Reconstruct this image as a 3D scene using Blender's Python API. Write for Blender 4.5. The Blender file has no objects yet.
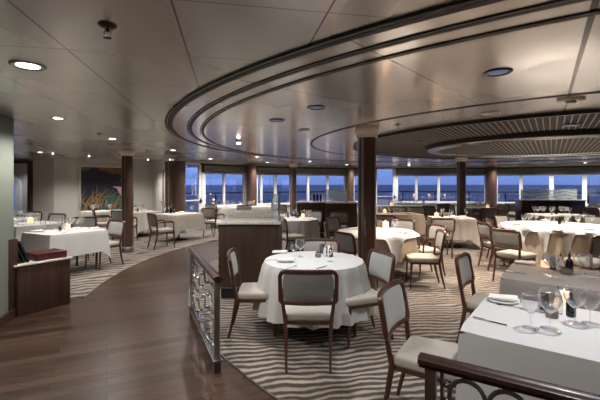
import bpy, bmesh, math, random
from mathutils import Vector, Matrix
random.seed(7)
PI = math.pi
F, HY, CAMZ, CEIL = 380.0, 184.0, 1.6, 2.4
sc = bpy.context.scene
COL = sc.collection

# ------------------------------------------------------------------ materials
def mat(name):
    m = bpy.data.materials.new(name); m.use_nodes = True
    nt = m.node_tree
    return m, nt, nt.nodes['Principled BSDF']
def N(nt, t, **kw):
    n = nt.nodes.new(t)
    for k, v in kw.items(): setattr(n, k, v)
    return n
def MA(nt, op, a, b=None, c=None):
    n = nt.nodes.new('ShaderNodeMath'); n.operation = op
    for i, x in enumerate((a, b, c)):
        if x is None: continue
        if isinstance(x, (int, float)): n.inputs[i].default_value = x
        else: nt.links.new(x, n.inputs[i])
    return n.outputs[0]
def MIX(nt, f, a, b):
    n = nt.nodes.new('ShaderNodeMix'); n.data_type = 'RGBA'
    for i, x in ((0, f), (6, a), (7, b)):
        if isinstance(x, (int, float)): n.inputs[i].default_value = x
        elif isinstance(x, tuple): n.inputs[i].default_value = (*x, 1) if len(x) == 3 else x
        else: nt.links.new(x, n.inputs[i])
    return n.outputs[2]
def coords(nt, scale=(1, 1, 1), rot=(0, 0, 0), kind='Object'):
    tc = N(nt, 'ShaderNodeTexCoord'); mp = N(nt, 'ShaderNodeMapping')
    nt.links.new(tc.outputs[kind], mp.inputs[0])
    mp.inputs['Scale'].default_value = scale; mp.inputs['Rotation'].default_value = rot
    return mp.outputs[0]
def noise(nt, vec, scale, detail=3, rough=.5):
    n = N(nt, 'ShaderNodeTexNoise'); nt.links.new(vec, n.inputs['Vector'])
    n.inputs['Scale'].default_value = scale; n.inputs['Detail'].default_value = detail
    n.inputs['Roughness'].default_value = rough
    return n.outputs[0]
def bump(nt, b, h, s=.2, d=.01):
    n = N(nt, 'ShaderNodeBump'); n.inputs['Strength'].default_value = s; n.inputs['Distance'].default_value = d
    nt.links.new(h, n.inputs['Height']); nt.links.new(n.outputs[0], b.inputs['Normal'])
def simple(name, col, rough=.5, metal=0, var=.08, scale=30, bmp=0, coat=0):
    m, nt, b = mat(name)
    v = coords(nt); n = noise(nt, v, scale)
    c2 = tuple(max(0, c * (1 - var)) for c in col); c3 = tuple(min(1, c * (1 + var)) for c in col)
    nt.links.new(MIX(nt, n, c2, c3), b.inputs['Base Color'])
    b.inputs['Roughness'].default_value = rough; b.inputs['Metallic'].default_value = metal
    if coat: b.inputs['Coat Weight'].default_value = coat; b.inputs['Coat Roughness'].default_value = .15
    if bmp: bump(nt, b, n, bmp, .003)
    return m
def wood(name, dark, light, rough=.35, axis='Z', scale=14, coat=.3):
    m, nt, b = mat(name)
    sc_ = {'Z': (1, 1, .06), 'X': (.06, 1, 1), 'Y': (1, .06, 1)}[axis]
    v = coords(nt, sc_)
    n1 = noise(nt, v, scale * 2.2, 6, .62); n2 = noise(nt, v, scale * .5, 2)
    f = MA(nt, 'ADD', MA(nt, 'MULTIPLY', n1, .7), MA(nt, 'MULTIPLY', n2, .3))
    r = N(nt, 'ShaderNodeValToRGB'); nt.links.new(f, r.inputs[0])
    r.color_ramp.elements[0].position = .35; r.color_ramp.elements[0].color = (*dark, 1)
    r.color_ramp.elements[1].position = .65; r.color_ramp.elements[1].color = (*light, 1)
    nt.links.new(r.outputs[0], b.inputs['Base Color'])
    b.inputs['Roughness'].default_value = rough
    b.inputs['Coat Weight'].default_value = coat; b.inputs['Coat Roughness'].default_value = .2
    bump(nt, b, n1, .08, .002)
    return m
def fabric(name, c1, c2, scale=420, rough=.9, bmp=.15, sheen=.2):
    m, nt, b = mat(name)
    v = coords(nt)
    w = N(nt, 'ShaderNodeTexVoronoi'); nt.links.new(v, w.inputs['Vector']); w.inputs['Scale'].default_value = scale
    n = noise(nt, v, 9, 4)
    f = MA(nt, 'ADD', MA(nt, 'MULTIPLY', w.outputs[0], .6), MA(nt, 'MULTIPLY', n, .5))
    nt.links.new(MIX(nt, f, c1, c2), b.inputs['Base Color'])
    b.inputs['Roughness'].default_value = rough; b.inputs['Sheen Weight'].default_value = sheen
    bump(nt, b, f, bmp, .002)
    return m
M = {}
M['wood'] = wood('walnut_chair_wood', (.042, .016, .010), (.105, .042, .024), .32)
M['panel'] = wood('walnut_panel', (.030, .015, .010), (.068, .034, .022), .38, scale=9)
M['colwood'] = wood('column_walnut', (.042, .020, .013), (.105, .050, .032), .3, scale=9, coat=.5)
M['roundcol'] = wood('round_column_walnut', (.050, .026, .018), (.10, .054, .038), .35, scale=6, coat=.5)
M['rail'] = wood('mahogany_handrail', (.024, .008, .005), (.042, .014, .009), .42, 'X', 14, .2)
M['fabric_grey'] = fabric('grey_upholstery', (.15, .14, .127), (.25, .235, .212))
M['fabric_pale'] = fabric('pale_grey_upholstery', (.24, .24, .225), (.38, .38, .36))
M['fabric_cream'] = fabric('cream_upholstery', (.33, .295, .245), (.46, .415, .35), 300)
M['cloth_white'] = simple('white_table_linen', (.56, .555, .54), .85, var=.03, scale=6, bmp=.1)
M['cloth_cream'] = simple('cream_table_linen', (.46, .42, .365), .88, var=.04, scale=6, bmp=.1)
M['cloth_tan'] = simple('tan_table_linen', (.46, .365, .28), .9, var=.05, scale=6, bmp=.1)
M['cloth_grey'] = simple('grey_table_linen', (.30, .265, .235), .9, var=.05, scale=6, bmp=.1)
M['napkin'] = simple('white_napkin_linen', (.72, .70, .66), .9, var=.03, scale=40, bmp=.2)
M['china'] = simple('white_china', (.74, .72, .69), .2, var=.01)
M['paint'] = simple('pale_wall_paint', (.50, .475, .44), .8, var=.02, scale=3)
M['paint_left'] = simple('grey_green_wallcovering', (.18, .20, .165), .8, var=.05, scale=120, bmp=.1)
M['paint_door'] = simple('white_door_paint', (.56, .54, .50), .5, var=.02)
M['white_frame'] = simple('white_window_frame', (.80, .81, .82), .4, var=.02)
M['cream_cap'] = simple('cream_column_cap', (.80, .69, .53), .45, var=.04)
M['metal'] = simple('polished_steel', (.40, .40, .41), .22, 1, .04)
M['brushed'] = simple('brushed_steel', (.36, .35, .34), .34, 1, .08, 60)
M['bronze'] = simple('dark_bronze_channel', (.018, .011, .009), .35, .3, .2)
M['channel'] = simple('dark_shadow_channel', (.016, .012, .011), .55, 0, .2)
M['black'] = simple('black_enamel', (.012, .012, .013), .3, 0, .2)
M['blackmetal'] = simple('black_iron', (.02, .018, .017), .4, .6, .2)
M['cornice'] = simple('cornice_metal', (.46, .42, .37), .35, .5, .05)
M['valance'] = simple('dark_valance', (.018, .017, .016), .6, 0, .2)
M['blind'] = fabric('dark_olive_blind_fabric', (.20, .21, .20), (.38, .39, .37), 200)
M['leather'] = simple('oxblood_leather', (.075, .012, .013), .4, 0, .2, 60, .2)
M['navy'] = simple('dark_navy_leather', (.008, .009, .014), .4, 0, .2)
M['flower'] = simple('orange_petals', (.70, .30, .10), .6, 0, .2)
M['leaf'] = simple('green_leaves', (.10, .16, .05), .6, 0, .2)
M['oil'] = simple('dark_vinegar_bottle', (.006, .006, .008), .08, 0, .1)
M['deck'] = simple('outside_deck', (.10, .13, .20), .6, 0, .1)
M['salt'] = simple('pepper_grains', (.25, .21, .16), .6, 0, .5, 400)

def granite():
    m, nt, b = mat('speckled_granite'); v = coords(nt)
    n = noise(nt, v, 90, 4, .8)
    r = N(nt, 'ShaderNodeValToRGB'); nt.links.new(n, r.inputs[0])
    e = r.color_ramp.elements
    e[0].position = .36; e[0].color = (.20, .17, .13, 1); e[1].position = .52; e[1].color = (.80, .76, .68, 1)
    nt.links.new(r.outputs[0], b.inputs['Base Color']); b.inputs['Roughness'].default_value = .2
    return m
M['granite'] = granite()

def glass(name, col=(1, 1, 1), rough=0, ior=1.45):
    m, nt, b = mat(name)
    b.inputs['Base Color'].default_value = (*col, 1)
    b.inputs['Transmission Weight'].default_value = 1; b.inputs['Roughness'].default_value = rough
    b.inputs['IOR'].default_value = ior
    v = coords(nt); n = noise(nt, v, 5, 1)
    nt.links.new(MIX(nt, n, col, tuple(c * .97 for c in col)), b.inputs['Base Color'])
    return m
M['water'] = glass('pale_blue_bottle_glass', (.75, .85, .95))
M['bluebottle'] = glass('blue_water_bottle_glass', (.10, .35, .75))
def pane_mat(name, tint, base_refl, pw=4.0, amp=.75, rough=.015, rim_glint=0):
    m, nt, b = mat(name)
    nt.nodes.remove(b)
    out = nt.nodes['Material Output']
    tr = N(nt, 'ShaderNodeBsdfTransparent'); gl = N(nt, 'ShaderNodeBsdfGlossy'); gl.inputs['Roughness'].default_value = rough
    tr.inputs[0].default_value = (*tint, 1)
    fr = N(nt, 'ShaderNodeLayerWeight'); fr.inputs[0].default_value = .5
    f = MA(nt, 'ADD', MA(nt, 'MULTIPLY', MA(nt, 'POWER', fr.outputs[1], pw), amp), base_refl)
    mx = N(nt, 'ShaderNodeMixShader'); nt.links.new(f, mx.inputs[0]); nt.links.new(tr.outputs[0], mx.inputs[1]); nt.links.new(gl.outputs[0], mx.inputs[2])
    last = mx.outputs[0]
    if rim_glint:
        df = N(nt, 'ShaderNodeBsdfDiffuse'); df.inputs[0].default_value = (.9, .92, .94, 1)  # white diffuse at grazing edges stands in for glints on glassware
        m2 = N(nt, 'ShaderNodeMixShader'); nt.links.new(MA(nt, 'ADD', MA(nt, 'MULTIPLY', MA(nt, 'POWER', fr.outputs[1], 2.5), rim_glint), .02), m2.inputs[0])
        nt.links.new(last, m2.inputs[1]); nt.links.new(df.outputs[0], m2.inputs[2]); last = m2.outputs[0]
    nt.links.new(last, out.inputs[0])
    return m
M['glass'] = pane_mat('clear_glassware', (.97, .975, .98), .06, 3.0, .9, .04, .45)
M['pane'] = pane_mat('window_pane_glass', (.92, .93, 1), .24)
def etched():
    m, nt, b = mat('wave_etched_glass')
    out = nt.nodes['Material Output']
    v = coords(nt); sp = N(nt, 'ShaderNodeSeparateXYZ'); nt.links.new(v, sp.inputs[0])
    s = MA(nt, 'SINE', MA(nt, 'ADD', MA(nt, 'MULTIPLY', sp.outputs[2], 60), MA(nt, 'MULTIPLY', MA(nt, 'SINE', MA(nt, 'MULTIPLY', sp.outputs[0], 9)), 1.6)))
    f = MA(nt, 'ADD', MA(nt, 'MULTIPLY', MA(nt, 'GREATER_THAN', s, .75), -.30), .52)
    b.inputs['Base Color'].default_value = (.80, .88, .90, 1); b.inputs['Roughness'].default_value = .5
    tr = N(nt, 'ShaderNodeBsdfTransparent'); tr.inputs[0].default_value = (.85, .93, .96, 1)
    mx = N(nt, 'ShaderNodeMixShader'); nt.links.new(f, mx.inputs[0]); nt.links.new(tr.outputs[0], mx.inputs[1]); nt.links.new(b.outputs[0], mx.inputs[2])
    nt.links.new(mx.outputs[0], out.inputs[0])
    return m
M['etched'] = etched()
def emis(name, col, s, base=(.8, .8, .8)):
    m, nt, b = mat(name)
    b.inputs['Base Color'].default_value = (*base, 1)
    b.inputs['Emission Color'].default_value = (*col, 1); b.inputs['Emission Strength'].default_value = s
    return m
M['lamp'] = emis('lit_downlight', (1, .97, .92), 3)
M['lamp_dim'] = emis('dim_downlight_lens', (.25, .33, .6), .08, (.05, .06, .1))
M['candle'] = emis('lit_votive_glass', (1, .55, .30), .28, (.9, .7, .55))
M['flame'] = emis('candle_flame', (1, .7, .35), 5)

CX, CY = 4.9, 7.3
def polar(nt):
    v = coords(nt); sp = N(nt, 'ShaderNodeSeparateXYZ'); nt.links.new(v, sp.inputs[0])
    dx = MA(nt, 'SUBTRACT', sp.outputs[0], CX); dy = MA(nt, 'SUBTRACT', sp.outputs[1], CY)
    r = MA(nt, 'SQRT', MA(nt, 'ADD', MA(nt, 'MULTIPLY', dx, dx), MA(nt, 'MULTIPLY', dy, dy)))
    a = MA(nt, 'ARCTAN2', dy, dx)
    return sp, r, a, v
def line(nt, x, period, width, off=0):
    # 1 on a thin line every period
    t = MA(nt, 'ABSOLUTE', MA(nt, 'SUBTRACT', MA(nt, 'FRACT', MA(nt, 'ADD', MA(nt, 'DIVIDE', x, period), off)), .5))
    return MA(nt, 'LESS_THAN', t, width / period / 2)
def ceiling_mat(outer):
    m, nt, b = mat('perforated_metal_ceiling' if outer else 'brushed_metal_ceiling')
    sp, r, a, v = polar(nt)
    n = noise(nt, coords(nt, (1, 1, 1)), 1.6, 3)
    base = MIX(nt, n, (.55, .52, .49), (.65, .62, .59)) if outer else MIX(nt, n, (.72, .69, .66), (.82, .79, .76))
    if outer:
        th = math.radians(10.5); c, s = math.cos(th), math.sin(th)
        u = MA(nt, 'ADD', MA(nt, 'MULTIPLY', sp.outputs[0], c), MA(nt, 'MULTIPLY', sp.outputs[1], s))
        w = MA(nt, 'ADD', MA(nt, 'MULTIPLY', sp.outputs[0], -s), MA(nt, 'MULTIPLY', sp.outputs[1], c))
        l = MA(nt, 'MAXIMUM', line(nt, u, .70, .010, .857), line(nt, w, .75, .006, .207))
    else:
        l = MA(nt, 'MAXIMUM', line(nt, MA(nt, 'ADD', a, 2.14), 2 * PI / 10, .0045, .5), MA(nt, 'MULTIPLY', line(nt, MA(nt, 'ADD', a, 2.14), 2 * PI / 40, .0022, .5), .5))
    col = MIX(nt, l, base, (.17, .15, .135) if outer else (.06, .05, .045))
    nt.links.new(col, b.inputs['Base Color'])
    b.inputs['Metallic'].default_value = .72 if outer else .6
    rn = noise(nt, coords(nt, (1, .4, 1), (0, 0, .18)), 1.5 if outer else 3, 0 if outer else 2)
    nt.links.new(MA(nt, 'ADD', MA(nt, 'MULTIPLY', rn, .14), .20 if outer else .13), b.inputs['Roughness'])
    if not outer: bump(nt, b, noise(nt, v, .9, 1), .15, .03)
    return m
M['ceil_out'] = ceiling_mat(True); M['ceil_in'] = ceiling_mat(False)

def floor_wood():
    m, nt, b = mat('plank_floor')
    v = coords(nt, (1, 1, 1), (0, 0, math.radians(-27)))
    br = N(nt, 'ShaderNodeTexBrick'); nt.links.new(v, br.inputs['Vector'])
    br.inputs['Scale'].default_value = 1; br.inputs['Brick Width'].default_value = 1.1; br.inputs['Row Height'].default_value = .125
    br.inputs['Mortar Size'].default_value = .004; br.inputs['Color1'].default_value = (0, 0, 0, 1); br.inputs['Color2'].default_value = (1, 1, 1, 1)
    br.inputs['Mortar'].default_value = (.5, .5, .5, 1); br.offset = .37
    v2 = coords(nt, (.7, 9, 1), (0, 0, math.radians(-27)))
    n1 = noise(nt, v2, 5, 6, .65)
    n2 = noise(nt, v, .9, 2)
    f = MA(nt, 'ADD', MA(nt, 'ADD', MA(nt, 'MULTIPLY', n1, .75), MA(nt, 'MULTIPLY', br.outputs[0], .30)), MA(nt, 'MULTIPLY', n2, .15))
    r = N(nt, 'ShaderNodeValToRGB'); nt.links.new(f, r.inputs[0]); e = r.color_ramp.elements
    e[0].position = .33; e[0].color = (.007, .004, .003, 1); e[1].position = .78; e[1].color = (.088, .050, .033, 1)
    b.inputs['Specular IOR Level'].default_value = .3
    col = MIX(nt, br.outputs[1], r.outputs[0], (.010, .006, .004))
    nt.links.new(col, b.inputs['Base Color'])
    nt.links.new(MA(nt, 'ADD', MA(nt, 'MULTIPLY', n1, .2), .24), b.inputs['Roughness'])
    bump(nt, b, MA(nt, 'SUBTRACT', n1, br.outputs[1]), .15, .003)
    return m
M['floor'] = floor_wood()
def carpet_mat(name='wave_carpet', deg=8, period=.085, amp=34):
    m, nt, b = mat(name)
    v = coords(nt); sp = N(nt, 'ShaderNodeSeparateXYZ'); nt.links.new(v, sp.inputs[0])
    th = math.radians(deg); c, s = math.cos(th), math.sin(th)
    u = MA(nt, 'ADD', MA(nt, 'MULTIPLY', sp.outputs[0], c), MA(nt, 'MULTIPLY', sp.outputs[1], s))
    w = MA(nt, 'ADD', MA(nt, 'MULTIPLY', sp.outputs[0], -s), MA(nt, 'MULTIPLY', sp.outputs[1], c))
    n1 = noise(nt, v, .85, 2, .5)
    n2 = noise(nt, v, 3.2, 3, .5)
    ph = MA(nt, 'ADD', MA(nt, 'MULTIPLY', w, 2 * PI / period), MA(nt, 'ADD', MA(nt, 'MULTIPLY', n1, amp), MA(nt, 'MULTIPLY', n2, 11)))
    sn = MA(nt, 'SINE', MA(nt, 'ADD', ph, MA(nt, 'MULTIPLY', MA(nt, 'SINE', MA(nt, 'MULTIPLY', u, 5.5)), .7)))
    f = MA(nt, 'ADD', MA(nt, 'MULTIPLY', sn, .62), .46)
    fine = noise(nt, v, 260, 2, .7)
    f2 = MA(nt, 'ADD', f, MA(nt, 'MULTIPLY', MA(nt, 'SUBTRACT', fine, .5), .5))
    r = N(nt, 'ShaderNodeValToRGB'); nt.links.new(f2, r.inputs[0]); e = r.color_ramp.elements
    e[0].position = .25; e[0].color = (.045, .031, .024, 1); e[1].position = .85; e[1].color = (.31, .258, .208, 1)
    nt.links.new(r.outputs[0], b.inputs['Base Color'])
    b.inputs['Roughness'].default_value = .95; b.inputs['Sheen Weight'].default_value = .15
    bump(nt, b, MA(nt, 'ADD', fine, MA(nt, 'MULTIPLY', sn, .4)), .4, .004)
    return m
M['carpet'] = carpet_mat(); M['carpet_left'] = carpet_mat('wave_carpet_tan', 32, .19, 16)
def sea_mat():
    m, nt, b = mat('dusk_sea'); v = coords(nt)
    n = noise(nt, v, .02, 5)
    nt.links.new(MIX(nt, n, (.022, .034, .07), (.04, .055, .105)), b.inputs['Base Color'])
    b.inputs['Roughness'].default_value = .55
    return m
M['sea'] = sea_mat()

# ------------------------------------------------------------------ mesh helpers
def nb(): return bmesh.new()
def box(bm, c, s, rz=0, mi=0, bev=0, mtx=None, seg=1):
    r = bmesh.ops.create_cube(bm, size=1.0)
    vs = r['verts']
    for v in vs: v.co = Vector((v.co.x * s[0], v.co.y * s[1], v.co.z * s[2]))
    T = Matrix.Translation(c) @ Matrix.Rotation(rz, 4, 'Z')
    if mtx: T = mtx @ T
    fs = list({f for v in vs for f in v.link_faces})
    if bev:
        es = list({e for v in vs for e in v.link_edges})
        rr = bmesh.ops.bevel(bm, geom=es, offset=bev, segments=seg + 1, affect='EDGES', profile=.5)
        fs = rr['faces'] + [f for f in fs if f.is_valid]
        vs = list({v for f in fs for v in f.verts})
        # gather whole island
        seen = set(vs); st = list(vs)
        while st:
            v = st.pop()
            for e in v.link_edges:
                o = e.other_vert(v)
                if o not in seen: seen.add(o); st.append(o)
        vs = list(seen); fs = list({f for v in vs for f in v.link_faces})
    bmesh.ops.transform(bm, matrix=T, verts=vs)
    for f in fs: f.material_index = mi
    return vs
def lathe(bm, prof, c=(0, 0, 0), n=24, mi=0, closed=False):
    rings = []
    for r, z in prof:
        if r < 1e-5: rings.append([bm.verts.new((c[0], c[1], c[2] + z))])
        else: rings.append([bm.verts.new((c[0] + r * math.cos(2 * PI * i / n), c[1] + r * math.sin(2 * PI * i / n), c[2] + z)) for i in range(n)])
    for a, b in zip(rings, rings[1:]):
        for i in range(n):
            j = (i + 1) % n
            q = [a[i % len(a)], a[j % len(a)], b[j % len(b)], b[i % len(b)]]
            u = []
            for x in q:
                if x not in u: u.append(x)
            if len(u) > 2:
                f = bm.faces.new(u); f.material_index = mi
    for ring, flip in ((rings[0], True), (rings[-1], False)):
        if len(ring) > 1 and not closed:
            f = bm.faces.new(ring[::-1] if flip else ring); f.material_index = mi
    if closed and len(rings[0]) > 1:
        a, b = rings[-1], rings[0]
        for i in range(n):
            j = (i + 1) % n
            f = bm.faces.new([a[i], a[j], b[j], b[i]]); f.material_index = mi
def sweep(bm, path, w, h, mi=0, up=Vector((0, 0, 1)), n=8, closed=False, power=3.0):
    """superellipse section of w x h along path; w, h may be lists"""
    path = [Vector(p) for p in path]; L = len(path)
    if isinstance(w, (int, float)): w = [w] * L
    if isinstance(h, (int, float)): h = [h] * L
    rings = []
    for i, p in enumerate(path):
        a = path[(i - 1) % L] if (closed or i) else p
        b = path[(i + 1) % L] if (closed or i < L - 1) else p
        t = (b - a).normalized()
        s = t.cross(up)
        if s.length < 1e-4: s = Vector((1, 0, 0))
        s.normalize(); q = s.cross(t).normalized()
        ring = []
        for k in range(n):
            an = 2 * PI * (k + .5) / n
            cx, cz = math.cos(an), math.sin(an)
            e = 2 / power
            x = math.copysign(abs(cx) ** e, cx) * w[i] / 2; z = math.copysign(abs(cz) ** e, cz) * h[i] / 2
            ring.append(bm.verts.new(p + s * x + q * z))
        rings.append(ring)
    rng = range(L) if closed else range(L - 1)
    for i in rng:
        a, b = rings[i], rings[(i + 1) % L]
        for k in range(n):
            f = bm.faces.new([a[k], a[(k + 1) % n], b[(k + 1) % n], b[k]]); f.material_index = mi
    if not closed:
        bm.faces.new(rings[0][::-1]).material_index = mi; bm.faces.new(rings[-1]).material_index = mi
def prism(bm, pts, z0, z1, mi=0):
    lo = [bm.verts.new((x, y, z0)) for x, y in pts]; hi = [bm.verts.new((x, y, z1)) for x, y in pts]
    bm.faces.new(lo[::-1]).material_index = mi; bm.faces.new(hi).material_index = mi
    n = len(pts)
    for i in range(n):
        bm.faces.new([lo[i], lo[(i + 1) % n], hi[(i + 1) % n], hi[i]]).material_index = mi
def obj(name, bm, mats, parent=None, smooth=True, loc=None, rz=0):
    bmesh.ops.recalc_face_normals(bm, faces=bm.faces[:])
    me = bpy.data.meshes.new(name); bm.to_mesh(me); bm.free()
    for m in (mats if isinstance(mats, (list, tuple)) else [mats]): me.materials.append(M[m] if isinstance(m, str) else m)
    if smooth:
        for p in me.polygons: p.use_smooth = True
        me.set_sharp_from_angle(angle=math.radians(38))
    o = bpy.data.objects.new(name, me); COL.objects.link(o)
    if parent: o.parent = parent
    if loc: o.location = loc
    o.rotation_euler[2] = rz
    return o
def tag(o, label, cat, group=None, kind=None):
    if label: o['label'] = label
    if cat: o['category'] = cat
    if group: o['group'] = group
    if kind: o['kind'] = kind
    return o
def struct(o, label=None, cat=None):
    o['kind'] = 'structure'
    if label: o['label'] = label
    if cat: o['category'] = cat
    return o
def thing(name, label, cat, loc=(0, 0, 0), rz=0, group=None):
    o = bpy.data.objects.new(name, None); COL.objects.link(o)
    o.location = loc; o.rotation_euler = (0, 0, rz); o.empty_display_size = .1
    return tag(o, label, cat, group)
def dup(root, loc, rz=0, label=None, cat=None, group=None, scale=None):
    r = root.copy(); COL.objects.link(r); r.location = loc; r.rotation_euler = (0, 0, rz)
    if scale: r.scale = (scale,) * 3
    for k, v in (('label', label), ('category', cat), ('group', group)):
        if v: r[k] = v
        elif k == 'group' and 'group' in r: del r['group']
    for ch in [c for c in bpy.data.objects if c.parent == root]:
        c = ch.copy(); COL.objects.link(c); c.parent = r
        for g in [g for g in bpy.data.objects if g.parent == ch]:
            d = g.copy(); COL.objects.link(d); d.parent = c
    return r
USED = {}
def place(proto, loc, rz=0, label=None, cat=None, group=None, scale=None):
    """first call moves the prototype itself, later ones copy it"""
    if proto.name not in USED:
        USED[proto.name] = 1
        proto.location = loc; proto.rotation_euler = (0, 0, rz)
        if scale: proto.scale = (scale,) * 3
        return tag(proto, label, cat, group)
    return dup(proto, loc, rz, label, cat, group, scale)
def ptx(px, Y): return (px - 300) * Y / F
def pz(px, py, z):
    Y = (CAMZ - z) * F / (py - HY); return (px - 300) * Y / F, Y
def oncirc(px, R):
    k = (px - 300) / F
    A = k * k + 1; B = -2 * (k * CX + CY); C = CX * CX + CY * CY - R * R
    Y = (-B + math.sqrt(B * B - 4 * A * C)) / (2 * A)
    return math.atan2(Y - CY, k * Y - CX)
def cp(a, R): return (CX + R * math.cos(a), CY + R * math.sin(a))

# ------------------------------------------------------------------ setting: floor, ceiling, walls
WR = 10.6                     # radius of the curved window wall
bm = nb(); prism(bm, [(-12, -2), (16, -2), (16, 18.5), (-12, 18.5)], -.12, 0); struct(obj('floor', bm, 'floor', smooth=False))
AX, AY = 4.7, 7.2
def ap(d, r): a = math.radians(d); return (AX + r * math.cos(a), AY + r * math.sin(a))
aR = oncirc(168, WR)
inner = [ap(125 + (262 - 125) * i / 60, 6.55) for i in range(61)]
aw = [cp(math.radians(0) + (math.radians(126)) * i / 40, WR - .15) for i in range(41)]
bm = nb(); prism(bm, inner + [(AX + .2, -1.3), (15.2, -1.3)] + aw, 0.0, .006)
struct(obj('carpet', bm, 'carpet', smooth=False), 'wave-striped beige and brown carpet under the main dining tables', 'carpet')
outer = [ap(193.5 - (193.5 - 125) * i / 50, 7.95) for i in range(51)]
aw2 = [cp(math.radians(128) + (aR - math.radians(128)) * i / 20, WR - .2) for i in range(21)]
bm = nb(); prism(bm, outer + aw2 + [(-5.4, 13.75), (-7.9, 12.05), (-9.8, 12.05), (-9.8, 5.4)], 0.0, .006)
struct(obj('carpet', bm, 'carpet_left', smooth=False), 'wave-striped carpet along the far left dining area', 'carpet')
def strip(pts, w, z0, z1, name, m):
    L = []; Rr = []
    for i, p in enumerate(pts):
        a = Vector(pts[max(0, i - 1)]); b = Vector(pts[min(len(pts) - 1, i + 1)]); t = (b - a).normalized(); n = Vector((-t.y, t.x)) * w / 2
        L.append((p[0] + n.x, p[1] + n.y)); Rr.append((p[0] - n.x, p[1] - n.y))
    bm = nb()
    for i in range(len(pts) - 1): prism(bm, [L[i], L[i + 1], Rr[i + 1], Rr[i]], z0, z1)
    bmesh.ops.remove_doubles(bm, verts=bm.verts[:], dist=1e-5)
    return obj(name, bm, m, smooth=False)
struct(strip(inner, .014, 0, .009, 'trim_1', 'metal')); struct(strip(outer, .014, 0, .009, 'trim_2', 'brushed'))

def disc_pts(c, r, n=128, a0=0, a1=2 * PI): return [(c[0] + r * math.cos(a0 + (a1 - a0) * i / n), c[1] + r * math.sin(a0 + (a1 - a0) * i / n)) for i in range(n + 1)]
# outer ceiling: slab; inner smooth metal disc set 4 mm below it
bm = nb(); prism(bm, [(-12, -2), (16, -2), (16, 18.5), (-12, 18.5)], CEIL, CEIL + .1); struct(obj('ceiling', bm, 'ceil_out', smooth=False))
G = [((4.60, 7.12), 6.67, .10), ((4.88, 7.22), 6.70, .075), ((4.95, 7.32), 6.62, .062)]
bm = nb(); prism(bm, disc_pts(G[0][0], G[0][1], 160)[:-1], CEIL - .006, CEIL); struct(obj('ceiling', bm, 'ceil_in', smooth=False))
def ring(name, c, r, w, z, h, m, n=200):
    bm = nb(); prof = [(r - w / 2, z), (r - w / 2 + .006, z - h), (r + w / 2 - .006, z - h), (r + w / 2, z)]
    lathe(bm, prof, (c[0], c[1], 0), n, closed=True); return obj(name, bm, m)
k = 3
for i, (c, r, w) in enumerate(G):
    zz = CEIL - .005
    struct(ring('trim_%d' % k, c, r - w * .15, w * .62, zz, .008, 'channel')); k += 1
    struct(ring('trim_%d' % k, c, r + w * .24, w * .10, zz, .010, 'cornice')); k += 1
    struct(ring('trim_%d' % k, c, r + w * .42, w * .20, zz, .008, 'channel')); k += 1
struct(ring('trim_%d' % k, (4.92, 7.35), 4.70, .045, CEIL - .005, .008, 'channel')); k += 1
# slatted ring and lowered slatted disc
C5 = (5.0, 7.45); C6 = (4.75, 7.45)
struct(ring('trim_%d' % k, C5, 3.90, .06, CEIL - .004, .045, 'bronze')); k += 1
struct(ring('trim_%d' % k, C5, 3.835, .045, CEIL - .01, .022, 'metal')); k += 1
bm = nb(); lathe(bm, [(2.1, CEIL - .009), (2.1, CEIL - .015), (3.84, CEIL - .015), (3.84, CEIL - .009)], (C5[0], C5[1], 0), 160, closed=True)
struct(obj('ceiling', bm, simple('slat_backing', (.030, .025, .024), .8, 0), smooth=False))
M['slat'] = simple('satin_slat', (.25, .22, .20), .5, .2, .05)
def slats(c, r0, r1, z, w, pitch=.073):
    """parallel slats clipped to a ring (or disc when r0 is 0)"""
    bm = nb(); an = math.radians(56.5); D = Vector((math.cos(an), math.sin(an))); Nn = Vector((-D.y, D.x)); k_ = int(r1 / pitch)
    for i in range(-k_, k_ + 1):
        o = i * pitch; h1 = math.sqrt(max(0, r1 * r1 - o * o)); h0 = math.sqrt(max(0, r0 * r0 - o * o))
        for a0, a1 in ((([(-h1, -h0), (h0, h1)]) if h0 > 0 else [(-h1, h1)])):
            if a1 - a0 > .02:
                m_ = D * ((a0 + a1) / 2) + Nn * o; box(bm, (c[0] + m_.x, c[1] + m_.y, z), (a1 - a0, w, .006), an)
    return obj('ceiling', bm, 'slat', smooth=False)
struct(slats(C5, 2.2, 3.80, CEIL - .020, .012))
R6 = 2.16
bm = nb(); lathe(bm, [(0, CEIL - .02), (R6 - .02, CEIL - .02), (R6, CEIL - .03), (R6, CEIL - .095), (R6 - .03, CEIL - .10), (0, CEIL - .10)], (C6[0], C6[1], 0), 160)
struct(obj('ceiling', bm, simple('disc_backing', (.030, .025, .024), .7, 0)))
bm = nb(); lathe(bm, [(R6 - .02, CEIL - .098), (R6 - .03, CEIL - .108), (R6 - .22, CEIL - .125), (R6 - .24, CEIL - .098)], (C6[0], C6[1], 0), 160, closed=True)
struct(obj('trim_%d' % k, bm, 'metal')); k += 1
struct(slats(C6, 0, R6 - .24, CEIL - .104, .012))

def wallseg(name, p, q, z0, z1, t, m, off=0):
    p = Vector(p); q = Vector(q); d = (q - p).normalized(); n = Vector((-d.y, d.x))
    a = p + n * off; b = q + n * off; c_ = b + n * t; e = a + n * t
    bm = nb(); prism(bm, [(v.x, v.y) for v in (a, b, c_, e)], z0, z1)
    return struct(obj(name, bm, m, smooth=False))
H = CEIL
W0 = cp(aR, WR)
wp = [W0, (-5.4, 13.9), (-7.9, 12.2), (-8.62, 12.2)]
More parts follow.
